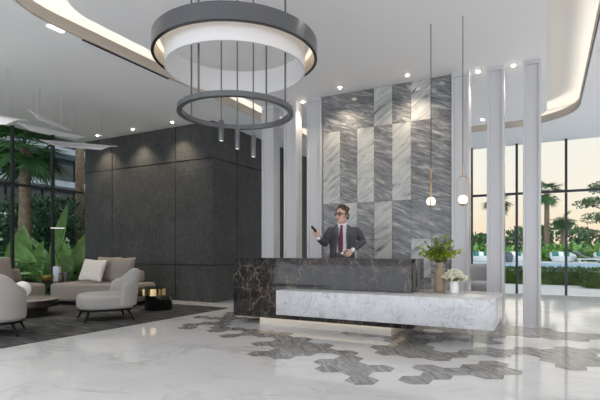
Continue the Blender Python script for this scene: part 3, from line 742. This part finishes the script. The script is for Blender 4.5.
# trunk and legs under the clothes
capsule(bm,[(0,.03,1.50),(0,.03,1.35),(0,.03,1.15),(0,.03,1.00)],[.10,.13,.12,.13],18)
for s in (-1,1): capsule(bm,[(s*.095,.03,.98),(s*.11,.03,.54),(s*.12,.05,.10)],[.085,.062,.045],14); capsule(bm,[(s*.12,.06,.05),(s*.135,-.10,.035)],[.04,.034],12)
SR,ER,WR=Vector((-.185,.02,1.50)),pv(324.6,243.5,-.04),pv(317.6,238.5,-.235)
SL,EL,WL=Vector((.235,.03,1.50)),pv(363.5,241.5,.10),pv(351.8,250.2,-.115)
capsule(bm,[SR,(SR+ER)/2,ER,(ER+WR)/2,WR],[.055,.048,.043,.038,.029],14)
capsule(bm,[SL,(SL+EL)/2,EL,(EL+WL)/2,WL],[.055,.048,.043,.038,.029],14)
def hand(W_,F,Pn,side,curl,spread=.05,thumb=1.0):
    """W_ wrist, F direction of the fingers, Pn palm normal, side +-1 = thumb side"""
    F=F.normalized(); Pn=(Pn-F*Pn.dot(F)).normalized(); Sd=F.cross(Pn)*side
    k=1.08
    for t in (-1.5,-.5,.5,1.5): capsule(bm,[W_+F*.005*k+Sd*t*.011,W_+F*.05*k+Sd*t*.018*k,W_+F*.088*k+Sd*t*.020*k],[.015,.0155,.0125],10)
    for i,(t,L) in enumerate(((1.5,.070),(.5,.080),(-.5,.074),(-1.5,.058))):
        p=W_+F*.086*k+Sd*t*.0205*k; d=F.copy(); pts=[p]
        for j,fr in enumerate((.45,.32,.25)):
            ang=curl[j]*(1+.10*i)
            d=(Quaternion(Sd,-ang*(1 if Sd.cross(F).dot(Pn)<0 else -1))@d).normalized()
            p=p+(d+Sd*t*spread*.3).normalized()*L*fr*k; pts.append(p)
        capsule(bm,pts,[.0095,.0092,.0085,.0075],10)
    b0=W_+F*.022*k+Sd*.028*k
    capsule(bm,[b0,b0+(F*.55+Sd*.75+Pn*.45).normalized()*.042*k,b0+(F*.55+Sd*.75+Pn*.45).normalized()*.042*k+(F*.9+Sd*.1+Pn*.35*thumb).normalized()*.036*k,b0+(F*.55+Sd*.75+Pn*.45).normalized()*.042*k+(F*.9+Sd*.1+Pn*.35*thumb).normalized()*.036*k+(F*1+Pn*.3-Sd*.2).normalized()*.026*k],[.0145,.0125,.011,.009],10)
HF=(pv(314.8,231.2,-.30)-WR); hand(WR+HF.normalized()*.012,HF,Vector((.45,.75,.35)),1,(.75,.85,.6))
HL=Vector((-.70,-.10,-.62)); hand(WL+HL.normalized()*.012,HL,Vector((-.25,1,-.05)),-1,(.45,.6,.4))
person=obj('person',bm,M['skin'],loc=(PC.x,PC.y,0)); person.rotation_euler=(0,0,TH); smoothmods(person,.0065,3)
tag(person,'person in grey suit and burgundy tie standing behind the desk, holding up a phone','person')
def ploft(bm,secs,n=48,a0=0,a1=360,cap=True):
    """sections: (z,cx,cy,rx,ry,exp); angle 270 = front (-Y)"""
    full=abs(a1-a0)>=360; m=n if full else n+1; rings=[]
    for z,cx_,cy_,rx,ry,e in secs:
        ring=[]
        for k in range(m):
            a=math.radians(a0+(a1-a0)*k/n); c_,s_=math.cos(a),math.sin(a)
            ring.append(bm.verts.new((cx_+rx*math.copysign(abs(c_)**(2/e),c_),cy_+ry*math.copysign(abs(s_)**(2/e),s_),z)))
        rings.append(ring)
    for A_,B_ in zip(rings,rings[1:]):
        for k in range(m if full else m-1): bm.faces.new((A_[k],A_[(k+1)%m],B_[(k+1)%m],B_[k]))
    if cap and full: bm.faces.new(rings[0][::-1]); bm.faces.new(rings[-1])
    return rings
SH=[(1.02,0,.03,.165,.120,2.4),(1.12,0,.03,.165,.120,2.4),(1.25,.005,.03,.175,.125,2.4),(1.38,.01,.03,.190,.130,2.4),(1.47,.015,.03,.185,.120,2.4),(1.53,.01,.03,.125,.100,2.2),(1.565,.0,.03,.084,.086,2),(1.605,-.004,.024,.066,.072,2)]
bm=bmesh.new(); ploft(bm,SH); 
obj('shirt',bm,M['shirt'],person)
bm=bmesh.new()                                            # collar wings
for s in (-1,1):
    q=[Vector((s*.006,-.072,1.575)),Vector((s*.066,-.045,1.622)),Vector((s*.084,-.02,1.59)),Vector((s*.056,-.098,1.515))]
    a=[bm.verts.new(p+Vector((0,-.004,0))) for p in q]; b=[bm.verts.new(p+Vector((0,.006,0))) for p in q]
    bm.faces.new(a); bm.faces.new(b[::-1])
    for k in range(4): bm.faces.new((a[k],a[(k+1)%4],b[(k+1)%4],b[k]))
obj('collar',bm,M['shirt'],person,smooth=False)
bm=bmesh.new()                                            # tie: knot and blade following the chest
prof=[(1.575,.018,-.062),(1.562,.023,-.078),(1.54,.017,-.088),(1.525,.019,-.092),(1.40,.030,-.110),(1.28,.037,-.108),(1.20,.040,-.104),(1.155,.036,-.102),(1.12,.004,-.101)]
rings=[]
for z,wd,y in prof:
    xo=-.015-(1.57-z)*.05
    rings.append([bm.verts.new((xo+wd*a,y+dy,z)) for a,dy in ((-1,.0),(-.5,-.008),(0,-.011),(.5,-.008),(1,0),(0,.012))])
for A_,B_ in zip(rings,rings[1:]):
    for k in range(6): bm.faces.new((A_[k],A_[(k+1)%6],B_[(k+1)%6],B_[k]))
bm.faces.new(rings[0]); bm.faces.new(rings[-1][::-1])
obj('tie',bm,M['tie'],person)
JK=[(.90,0,.03,.225,.158,2.3),(1.02,0,.03,.212,.152,2.3),(1.16,.004,.03,.200,.146,2.3),(1.28,.01,.03,.210,.150,2.3),(1.40,.018,.03,.232,.155,2.5),(1.48,.022,.03,.238,.140,2.5),(1.53,.022,.03,.215,.122,2.3),(1.565,.012,.03,.140,.105,2.1),(1.60,.004,.03,.088,.094,2)]
bm=bmesh.new()
def gap(z): return 19+max(0,(1.15-z))*90+(8 if z>1.5 else 0)
rings=[]; nJ=54
for z,cx_,cy_,rx,ry,e in JK:
    g=gap(z); ring=[]
    for k in range(nJ+1):
        a=math.radians(270-7+g+(360-2*g)*k/nJ); c_,s_=math.cos(a),math.sin(a)
        ring.append((cx_+rx*math.copysign(abs(c_)**(2/e),c_),cy_+ry*math.copysign(abs(s_)**(2/e),s_),z))
    rings.append(ring)
VO=[[bm.verts.new(p) for p in r] for r in rings]
VI=[[bm.verts.new((p[0]*.95,(p[1]-.03)*.93+.03,p[2])) for p in r] for r in rings]
for i in range(len(rings)-1):
    for k in range(nJ):
        bm.faces.new((VO[i][k],VO[i][k+1],VO[i+1][k+1],VO[i+1][k])); bm.faces.new((VI[i][k],VI[i+1][k],VI[i+1][k+1],VI[i][k+1]))
    for k in (0,nJ): bm.faces.new((VO[i][k],VO[i+1][k],VI[i+1][k],VI[i][k]))
for i in (0,len(rings)-1):
    for k in range(nJ): bm.faces.new((VO[i][k],VO[i][k+1],VI[i][k+1],VI[i][k]))
def sleeve(S_,E_,W_):
    o_=(S_-Vector((.0,.02,1.3))); capsule(bm,[S_+Vector((0,0,-.01)),S_.lerp(E_,.35),S_.lerp(E_,.75),E_,E_.lerp(W_,.35),E_.lerp(W_,.85)],[.066,.070,.064,.060,.056,.049],18)
sleeve(SR,ER,WR); sleeve(SL,EL,WL)
jk=obj('suit_jacket',bm,M['suit'],person); smoothmods(jk,.008,4)
bm=bmesh.new()                                            # lapels
for s in (-1,1):
    for q in ([(.060,-.105,1.565),(.118,-.118,1.50),(.150,-.142,1.44),(.105,-.158,1.425),(.060,-.142,1.20),(.052,-.140,1.20),(.045,-.125,1.40)],):
        P=[Vector((s*x-.012+(.02 if s>0 else 0),y,z)) for x,y,z in q]
        a=[bm.verts.new(p+Vector((0,-.010,0))) for p in P]; b=[bm.verts.new(p+Vector((0,.012,0))) for p in P]; n_=len(P)
        bm.faces.new(a); bm.faces.new(b[::-1])
        for k in range(n_): bm.faces.new((a[k],a[(k+1)%n_],b[(k+1)%n_],b[k]))
obj('lapels',bm,M['suit2'],person,smooth=False)
for W_,E_ in ((WR,ER),(WL,EL)): bm=bmesh.new(); capsule(bm,[E_.lerp(W_,.88),E_.lerp(W_,1.0)],[.040,.037],14); obj('shirt_cuff',bm,M['shirt'],person)
bm=bmesh.new(); ploft(bm,[(.96,0,.03,.172,.128,2.4),(1.05,0,.03,.174,.128,2.4),(1.10,0,.03,.172,.126,2.4)])
for s in (-1,1): capsule(bm,[(s*.09,.03,.99),(s*.11,.03,.54),(s*.12,.05,.10)],[.105,.082,.072],18)
tr=obj('trousers',bm,M['suit'],person); smoothmods(tr,.010,3)
bm=bmesh.new(); ploft(bm,[(1.10,0,.03,.176,.130,2.4),(1.135,0,.03,.176,.130,2.4)]); obj('belt',bm,M['blackplastic'],person)
obj('belt_buckle',bbox(-.03,.02,-.108,-.098,1.10,1.135,bev=.003),M['buckle'],person)
for s in (-1,1):
    bm=bmesh.new(); capsule(bm,[(s*.12,.09,.05),(s*.128,.0,.05),(s*.135,-.12,.04)],[.048,.050,.04],14); obj('shoe',bm,M['blackplastic'],person)
# hair: cap of tufts over the skull
bm=bmesh.new(); rn=random.Random(4)
ball(bm,hp(0,.034,.052),.090,.106,.098,28,18,hd)
for k in range(90):
    a=rn.uniform(0,2*PI); e=rn.uniform(.15,1.35); d=Vector((math.cos(a)*math.cos(e),math.sin(a)*math.cos(e),math.sin(e)))
    if d.y<-.55 and d.z<.55: continue
    p=Vector((d.x*.084,d.y*.100+.03,d.z*.094+.05)); t=p+d*.016+Vector((rn.uniform(-.014,.014),rn.uniform(-.02,.01),rn.uniform(.0,.016)))
    capsule(bm,[hp(*p),hp(*t)],[.014,.007],7)
for s in (-1,1): capsule(bm,[hp(s*.080,.005,.03),hp(s*.079,.0,-.02)],[.014,.010],8); capsule(bm,[hp(s*.070,.07,.0),hp(s*.05,.095,-.045)],[.030,.022],10)
hr=obj('hair',bm,M['hair'],person)
# trim the cap away from the face by lifting a brow plane
for v in hr.data.vertices:
    l=hd.transposed()@(v.co-HO)
    if l.y<-.02 and l.z<.075+max(0,(l.y+.09))*-.35: l.y=max(l.y,-.02+ (l.z-.02)*.3); l.x*=.96; v.co=HO+hd@l
for s in (-1,1):
    bm=bmesh.new(); ball(bm,hp(s*.031,-.088,.008),.013,.010,.009,14,10,hd); o=obj('eye',bm,M['eye'],person)
    bm=bmesh.new(); ball(bm,hp(s*.031,-.097,.008),.0055,.003,.0055,10,8,hd); obj('iris',bm,M['blackplastic'],o)
    bm=bmesh.new(); capsule(bm,[hp(s*.016,-.102,.034),hp(s*.034,-.098,.040),hp(s*.052,-.084,.034)],[.004,.0045,.003],8); obj('eyebrow',bm,M['hair'],person)
bm=bmesh.new(); capsule(bm,[hp(-.022,-.0995,-.068),hp(0,-.106,-.066),hp(.022,-.0995,-.068)],[.004,.006,.004],8); obj('lips',bm,M['lip'],person)
# glasses
gl=empty('glasses'); gl.parent=person
for s in (-1,1):
    P=[hp(s*.033+.026*math.cos(a),-.112+abs(math.cos(a)*.0)-.0,.007+.0175*math.copysign(abs(math.sin(a))**.7,math.sin(a))) for a in [2*PI*k/20 for k in range(21)]]
    bm=bmesh.new(); tube(bm,P,.0056,8,cap=False); obj('rim',bm,M['blackplastic'],gl)
    bm=bmesh.new(); tube(bm,[hp(s*.058,-.110,.014),hp(s*.087,-.06,.014),hp(s*.091,.015,.006)],.0042,8); obj('temple',bm,M['blackplastic'],gl)
    bm=bmesh.new(); vs=[bm.verts.new(p) for p in P[:-1]]; bm.faces.new(vs); obj('lens',bm,M['glass'],gl,smooth=False)
bm=bmesh.new(); tube(bm,[hp(-.010,-.112,.012),hp(0,-.116,.015),hp(.010,-.112,.012)],.0035,8); obj('bridge',bm,M['blackplastic'],gl)
# phone held in the raised hand
ph=obj('phone',bbox(-.028,.028,-.006,.006,-.062,.062,bev=.005),M['blackplastic'])
pl=Matrix.Rotation(TH,4,'Z'); pc=pv(313.3,230.0,-.315); ph.location=Vector((PC.x,PC.y,0))+pl@pc
ph.rotation_euler=(math.radians(-30),math.radians(-38),TH+math.radians(68)); tag(ph,'black mobile phone in the raised hand of the person','phone')
# ---------------------------------------------------------------- outdoors
g=struct(obj('ground',bbox(-60,80,YB+.12,110,-.2,-.02),M['pave'],smooth=False))
g2=struct(obj('lawn',bbox(-60,XL-.22,-20,YB+.1,-.2,-.03),M['lawn'],smooth=False))
def foliage(bm,c,rx,ry,rz,n,l,w,rn,shell=.55,up=.3):
    for k in range(n):
        d=rv(rn); q=shell+(1-shell)*rn.random()**.5
        p=Vector((c[0]+d.x*rx*q,c[1]+d.y*ry*q,c[2]+d.z*rz*q))
        leaf(bm,p,(d+rv(rn)*.8+Vector((0,0,up))),rv(rn),l*rn.uniform(.7,1.3),w*rn.uniform(.7,1.3),.1)
def blade(bm,base,az,L,lean,w,bend,n=8,seed=0):
    """broad arching leaf on a stalk"""
    h=Vector((math.cos(az),math.sin(az),0)); sd=Vector((-math.sin(az),math.cos(az),0)); p=Vector(base); e=math.radians(90-lean); rows=[]
    stalk=.30
    for k in range(n+1):
        t=k/n
        wd=.012 if t<stalk else w*.5*math.sin(PI*min(1,((t-stalk)/(1-stalk))**.8*.97+.03))
        d=h*math.cos(e)+Vector((0,0,1))*math.sin(e); up=d.cross(sd)
        rows.append([bm.verts.new(p+sd*wd-up*wd*.35),bm.verts.new(p),bm.verts.new(p-sd*wd-up*wd*.35)])
        p=p+d*L/n; e-=math.radians(bend)/n*(1+t)
    for a,b in zip(rows,rows[1:]):
        bm.faces.new((a[0],a[1],b[1],b[0])); bm.faces.new((a[1],a[2],b[2],b[1]))
def bigplant(u,d,label,n,L,seed):
    c=at(u,280,d+.95); rn=random.Random(seed); bm=bmesh.new()
    n=int(n*1.1)
    for k in range(n):
        az=2*PI*k/n*1.0+rn.uniform(-.3,.3); q=rn.uniform(.45,1.1)
        ca=max(0,math.cos(az)); k_=1-.4*ca
        blade(bm,(.06*math.cos(az),.06*math.sin(az),0),az,L*q*1.08,rn.uniform(10,58)*k_,.34*q*L/1.75,rn.uniform(20,80)*k_,9)
    o=obj('broadleaf_plant',bm,M['bigleaf'],loc=(c.x,c.y,-.03),angle=80); tag(o,label,'plant','broad-leaved plants outside the left window')
bigplant(66,12.9,'big broad-leaved green plant outside the left window, beside the dark wall edge',18,2.3,1)
bigplant(44,12.6,'big broad-leaved green plant outside the left window, behind the reading lamp',18,2.4,2)
bigplant(26,12.5,'big broad-leaved green plant outside the left window, at the foot of the palm trunk',17,2.2,3)
bigplant(5,12.4,'big broad-leaved green plant outside the left window, at the picture edge',17,2.2,4)
bigplant(80,13.6,'small broad-leaved green plant half hidden behind the dark wall edge',13,1.9,6)
def palm(p,h,rt,crown,name_label,nf=26,L=1.5,seed=0,group=None,frond_w=.05,top=True):
    r=empty('palm_tree',p); tag(r,name_label,'palm tree',group); rn=random.Random(seed)
    bm=bmesh.new(); P=[];Q=[]; N=16
    for k in range(N+1):
        t=k/N; P.append((.08*math.sin(t*2)*rt*4,0,h*t)); Q.append(rt*(1.12-.2*t+(.05 if k%2 else 0)))
    tube(bm,P,Q,18); obj('trunk',bm,M['bark'],r)
    bm=bmesh.new(); top_=Vector(P[-1])
    for k in range(nf):
        az=rn.uniform(0,2*PI); e=math.radians(rn.uniform(-45,75)); Lf=L*rn.uniform(.75,1.1)
        p0=top_+Vector((0,0,rn.uniform(-.05,.12)*L)); hdir=Vector((math.cos(az),math.sin(az),0)); sd=Vector((-math.sin(az),math.cos(az),0)); p_=p0; n_=5; stem=[p_]
        for j in range(n_):
            d=hdir*math.cos(e)+Vector((0,0,math.sin(e))); p_=p_+d*Lf*.5/n_; stem.append(p_); e-=.10
        tube(bm,stem,[.012*L]*6,4)
        d=hdir*math.cos(e)+Vector((0,0,math.sin(e))); up=sd.cross(d)
        for q in range(26):               # fan leaf
            a=math.radians(-115+230*q/25); dd=(d*math.cos(a)+sd*math.sin(a)+Vector((0,0,-.25))*(rn.random()*.8)).normalized()
            leaf(bm,p_,dd,up,Lf*.55*rn.uniform(.8,1.1),frond_w*L,.1)
    obj('crown',bm,M['palmleaf'],r,angle=20)
    return r
p=at(24,278,13.4); palm((p.x,p.y,-.03),4.15,.155,0,'palm tree with thick grey trunk and fan leaves outside the left window',34,1.5,3,None,.045)
p=at(79,270,15.6); palm((p.x,p.y,-.03),7.5,.135,0,'slim straight palm trunk outside the left window beside the dark wall',16,1.5,4)
# flowering shrubs
bm=bmesh.new(); bf=bmesh.new(); rn=random.Random(9)
for u,d,hh in ((-8,15.6,2.6),(8,15.2,2.8),(22,15.8,2.6),(38,15.0,2.8),(52,15.8,2.9),(66,15.2,2.7),(82,16.5,2.6),(96,17,2.5),(30,17,3.0),(60,17,3.0)):
    c=at(u,250,d); 
    for z in (.6,1.5,2.2): foliage(bm,(c.x,c.y,z*hh/2.8),1.1,1.1,.75,520,.16,.085,rn,.5)
    for k in range(7):
        dv=rv(rn); pp=Vector((c.x+dv.x*1.05,c.y+dv.y*1.05,1.6*hh/2.8+dv.z*1.2)); 
        for j in range(6): leaf(bf,pp,rv(rn)+Vector((0,0,.3)),rv(rn),.11,.09,.2)
sh=obj('shrubbery',bm,M['shrub'],smooth=False); tag(sh,'dark green flowering shrubbery outside the left window','shrubs',kind='stuff')
obj('blossoms',bf,M['flower'],sh,smooth=False)
# building beyond the shrubs
bl=empty('building',(-24,12,0)); tag(bl,'grey building with pale floor slabs beyond the palm, outside the left window','building')
obj('wall',bbox(-6,-1.2,-30,26,-.03,14),M['facade'],bl,smooth=False)
for z in (1.1,2.9,4.75,6.6,8.6,10.6):
    obj('slab',bbox(-1.2,.3,-30,26,z,z+.32),M['slab'],bl,smooth=False)
for z0,z1 in ((1.42,2.9),(3.22,4.75),(5.07,6.6),(6.92,8.6)):
    obj('glazing',bbox(-1.19,-1.1,-29.8,25.8,z0,z1),M['fglass'],bl,smooth=False)
    for k in range(11): y=-8+k*2; obj('post',bbox(-1.09,-1.02,y-.04,y+.04,z0,z1),M['frame'],bl,smooth=False)
# garden side: hedges, pool, seats, planting, trees
def hedge(x0,x1,y0,y1,h,label,seed):
    rn=random.Random(seed); bm=bmesh.new(); box(bm,x0+.1,x1-.1,y0+.1,y1-.1,0,h-.1)
    A_=(x1-x0)*(y1-y0)+2*h*(x1-x0+y1-y0)
    for k in range(int(A_*330)):
        f=rn.random()
        if f<.4: p=(rn.uniform(x0,x1),rn.uniform(y0,y1),h+rn.uniform(-.08,.03))
        elif f<.85: p=(rn.uniform(x0,x1),y0+rn.uniform(-.03,.08),rn.uniform(0.02,h))
        else: p=(x0 if rn.random()<.5 else x1,rn.uniform(y0,y1),rn.uniform(0.02,h))
        leaf(bm,Vector(p),rv(rn)+Vector((0,-.3,.5)),rv(rn),rn.uniform(.06,.11),rn.uniform(.035,.06),.1)
    o=obj('hedge',bm,M['hedge'],loc=(0,0,-.02),smooth=False); tag(o,label,'hedge','clipped hedges in the garden')
hedge(-4.2,1.1,18.3,19.3,.57,'long clipped green hedge between the paving and the pool',1)
hedge(1.0,3.6,17.1,18.1,.60,'nearer clipped hedge at the right end of the long hedge',2)
po=empty('pool',(0,26,0)); tag(po,'raised garden pool with pale coping behind the hedge','pool')
obj('basin',bbox(-12,20,-5.2,7.3,-.02,.38),M['coping'],po,smooth=False); obj('water',bbox(-11.6,19.6,-4.9,7.25,.381,.41),M['water'],po,smooth=False)
deck=struct(obj('terrace',bbox(-12,24,33.35,38.5,-.02,.42),M['coping'],smooth=False))
def daybed(u,label,y=35.4):
    a=(u-300)/CAMF; d=y/(ss*a+cc); p=at(u,260,d); r=empty('wicker_daybed',(p.x,y,.42),TH-.1); tag(r,label,'daybed','white wicker daybeds by the pool')
    bm=bmesh.new(); n=40; G=[]
    prof=[(.50,0),(.66,.12),(.76,.30),(.78,.34)]
    for i,(q,z) in enumerate(prof): G.append([bm.verts.new((q*math.cos(2*PI*k/n),q*.9*math.sin(2*PI*k/n),z)) for k in range(n)])
    def rim(k): s=math.sin(2*PI*k/n); return .42+.28*max(0,s+.15)**.7
    G.append([bm.verts.new((.80*math.cos(2*PI*k/n),.72*math.sin(2*PI*k/n),rim(k))) for k in range(n)])
    G.append([bm.verts.new((.72*math.cos(2*PI*k/n),.64*math.sin(2*PI*k/n),rim(k))) for k in range(n)])
    G.append([bm.verts.new((.68*math.cos(2*PI*k/n),.60*math.sin(2*PI*k/n),.26)) for k in range(n)])
    for a_,b_ in zip(G,G[1:]):
        for k in range(n): bm.faces.new((a_[k],a_[(k+1)%n],b_[(k+1)%n],b_[k]))
    bm.faces.new(G[0][::-1]); bm.faces.new(G[-1]); obj('basket',bm,M['wicker'],r)
    bm=bmesh.new(); lathe(bm,[(0,.265),(.62,.265),(.66,.30),(.64,.36),(.55,.385),(0,.39)],32,sy=.9); obj('seat_cushion',bm,M['white'],r)
    for x in (-.32,.05,.38): cushion('back_cushion',r,M['teal'] if x!=.05 else M['white'],x,.36,.56,.36,.34,.14,-18)
daybed(482,'white wicker daybed by the pool seen between marble wall and middle column')
daybed(514.5,'white wicker daybed by the pool seen just before the last white column')
daybed(563,'white wicker daybed with teal cushions by the pool beneath the small palm')
daybed(608,'white wicker daybed by the pool cut off at the right picture edge')
def lounger(u,label,y=34.6):
    a=(u-300)/CAMF; d=y/(ss*a+cc); p=at(u,260,d); r=empty('sun_lounger',(p.x,y,.42),TH+math.radians(70)); tag(r,label,'sun lounger')
    obj('frame',bbox(-.35,.35,-.95,.6,.22,.28,bev=.01),M['coping'],r); obj('mattress',bbox(-.33,.33,-.93,.15,.282,.36,bev=.03),M['lounger'],r)
    b=obj('backrest',bbox(-.33,.33,0,.8,0,.08,bev=.03),M['lounger'],r); b.location=(0,.16,.30); b.rotation_euler=(math.radians(35),0,0)
    for sx in (-.3,.3):
        for sy in (-.85,.5): obj('leg',bbox(sx-.03,sx+.03,sy-.03,sy+.03,0,.219),M['coping'],r,smooth=False)
lounger(588,'grey sun lounger on the pool terrace between the two right daybeds')
gp=at(508.5,258,31); bm=bmesh.new(); lathe(bm,[(0,0),(.2,0),(.3,.25),(.28,.5),(.2,.62),(.23,.66),(.18,.66),(.16,.5),(0,.5)],28); tag(obj('garden_urn',bm,M['greybox'],loc=(gp.x,gp.y,.42)),'grey urn on the terrace beside the last white column','urn')
bm=bmesh.new(); rn=random.Random(21)
for k in range(190):
    x=rn.uniform(-8,16); y=rn.uniform(39.2,43); 
    for j in range(7): blade(bm,(x+rn.uniform(-.2,.2),y,rn.uniform(.0,.5)),rn.uniform(0,2*PI),rn.uniform(1.0,1.9),rn.uniform(5,50),.42,rn.uniform(20,70),6)
o=obj('planting',bm,M['banana'],smooth=False); tag(o,'dense row of broad-leaved garden plants behind the pool daybeds','plants',kind='stuff')
bm=bmesh.new(); rn=random.Random(22)
for k in range(16):
    x=-14+k*2.6+rn.uniform(-.6,.6); y=rn.uniform(56,64); hh=rn.uniform(3.0,4.5)
    foliage(bm,(x,y,hh*.5),2.2,1.6,hh*.5,620,.5,.32,rn,.35)
o=obj('treeline',bm,M['tree'],smooth=False); tag(o,'belt of round green trees at the far end of the garden','trees',kind='stuff')
def gp_(u,y): 
    a=(u-300)/CAMF; d=y/(ss*a+cc); p=at(u,250,d); return (p.x,y,-.02)
palm(gp_(546,44),6.1,.20,0,'tall palm tree in the garden beside the last white column',24,1.45,8,'garden palms',.05)
palm(gp_(562,44),3.7,.15,0,'short palm tree in the garden behind the teal daybed',22,1.25,9,'garden palms',.05)
palm(gp_(497,44),5.5,.18,0,'palm tree in the garden mostly hidden by the middle white column',22,1.6,10,'garden palms',.05)
tp=gp_(613,36); tr_=empty('garden_tree',tp); tag(tr_,'spreading tree with layered branches at the right picture edge','tree')
bm=bmesh.new(); rn=random.Random(31)
tube(bm,[(0,0,0),(.1,0,1.6),(-.1,0,3.2),(.15,0,4.6),(.1,0,5.6)],[.2,.17,.14,.09,.04],12)
bl2=bmesh.new()
for z,x,rx in ((2.4,-1.2,.9),(2.7,1.0,1.0),(3.3,-.8,1.0),(3.8,.9,1.1),(4.3,-1.3,.9),(4.7,.4,1.0),(5.2,-.5,.9),(5.6,.3,.8)):
    tube(bm,[(0,0,z-.7),(x*.5,.1,z-.3),(x,.1,z)],[.07,.05,.02],7)
    for k in range(4): foliage(bl2,(x+rn.uniform(-.6,.6),rn.uniform(-.8,.8),z+rn.uniform(-.05,.25)),rx*.6,rx*.6,.22,150,.15,.08,rn,.3)
obj('trunk',bm,M['bark2'],tr_); obj('crown',bl2,M['tree'],tr_,smooth=False)
# ---------------------------------------------------------------- camera, sky, settings
cd=bpy.data.cameras.new('camera'); cam=bpy.data.objects.new('camera',cd); COL.objects.link(cam)
cam.location=(0,0,HC); cam.rotation_euler=(PI/2,0,TH); cd.sensor_width=36; cd.lens=CAMF/600*36; cd.shift_y=(HZ-200)/600; cd.clip_end=400
S.camera=cam
w=bpy.data.worlds.new('sky'); S.world=w; w.use_nodes=True; nt=w.node_tree; nt.nodes.clear()
out=nt.nodes.new('ShaderNodeOutputWorld'); bg=nt.nodes.new('ShaderNodeBackground')
tc=nt.nodes.new('ShaderNodeTexCoord'); sx=nt.nodes.new('ShaderNodeSeparateXYZ'); nt.links.new(tc.outputs['Generated'],sx.inputs[0])
skyc=ramp(nt,sx.outputs['Z'],[(0,srgb(246,222,188)),(.05,srgb(248,228,200)),(.13,srgb(248,240,226)),(.3,srgb(240,239,235)),(.5,srgb(222,228,234)),(.9,srgb(190,208,228))])
cl=ramp(nt,noise(nt,mapping(nt,tc.outputs['Generated'],(1,1,5)),2.2,6,.6),[(.45,K),(.75,W)])
sky=mixc(nt,.0,skyc,srgb(250,246,240))
mx=nt.nodes.new('ShaderNodeMath'); mx.operation='MULTIPLY'; mx.inputs[1].default_value=.35; nt.links.new(cl,mx.inputs[0])
sky=mixc(nt,mx.outputs[0],skyc,srgb(236,226,216))
# brighter, cooler daylight in the sky behind the viewpoint
dt=nt.nodes.new('ShaderNodeVectorMath'); dt.operation='DOT_PRODUCT'; dt.inputs[1].default_value=Vector((.1,-1,.02)).normalized(); nt.links.new(tc.outputs['Generated'],dt.inputs[0])
mr=nt.nodes.new('ShaderNodeMapRange'); mr.interpolation_type='SMOOTHSTEP'; mr.inputs['From Min'].default_value=-.1; mr.inputs['From Max'].default_value=.9; mr.inputs['To Min'].default_value=1.1; mr.inputs['To Max'].default_value=2.5
nt.links.new(dt.outputs['Value'],mr.inputs['Value']); nt.links.new(mr.outputs['Result'],bg.inputs['Strength'])
mr2=nt.nodes.new('ShaderNodeMapRange'); mr2.inputs['From Min'].default_value=.0; mr2.inputs['From Max'].default_value=.5; nt.links.new(dt.outputs['Value'],mr2.inputs['Value'])
sky=mixc(nt,mr2.outputs['Result'],sky,srgb(232,238,246))
nt.links.new(sky,bg.inputs['Color'])
nt.links.new(bg.outputs[0],out.inputs['Surface'])
S.view_settings.view_transform='Standard'; S.view_settings.look='None'; S.view_settings.gamma=1; S.view_settings.use_curve_mapping=False
S.view_settings.exposure=0.02
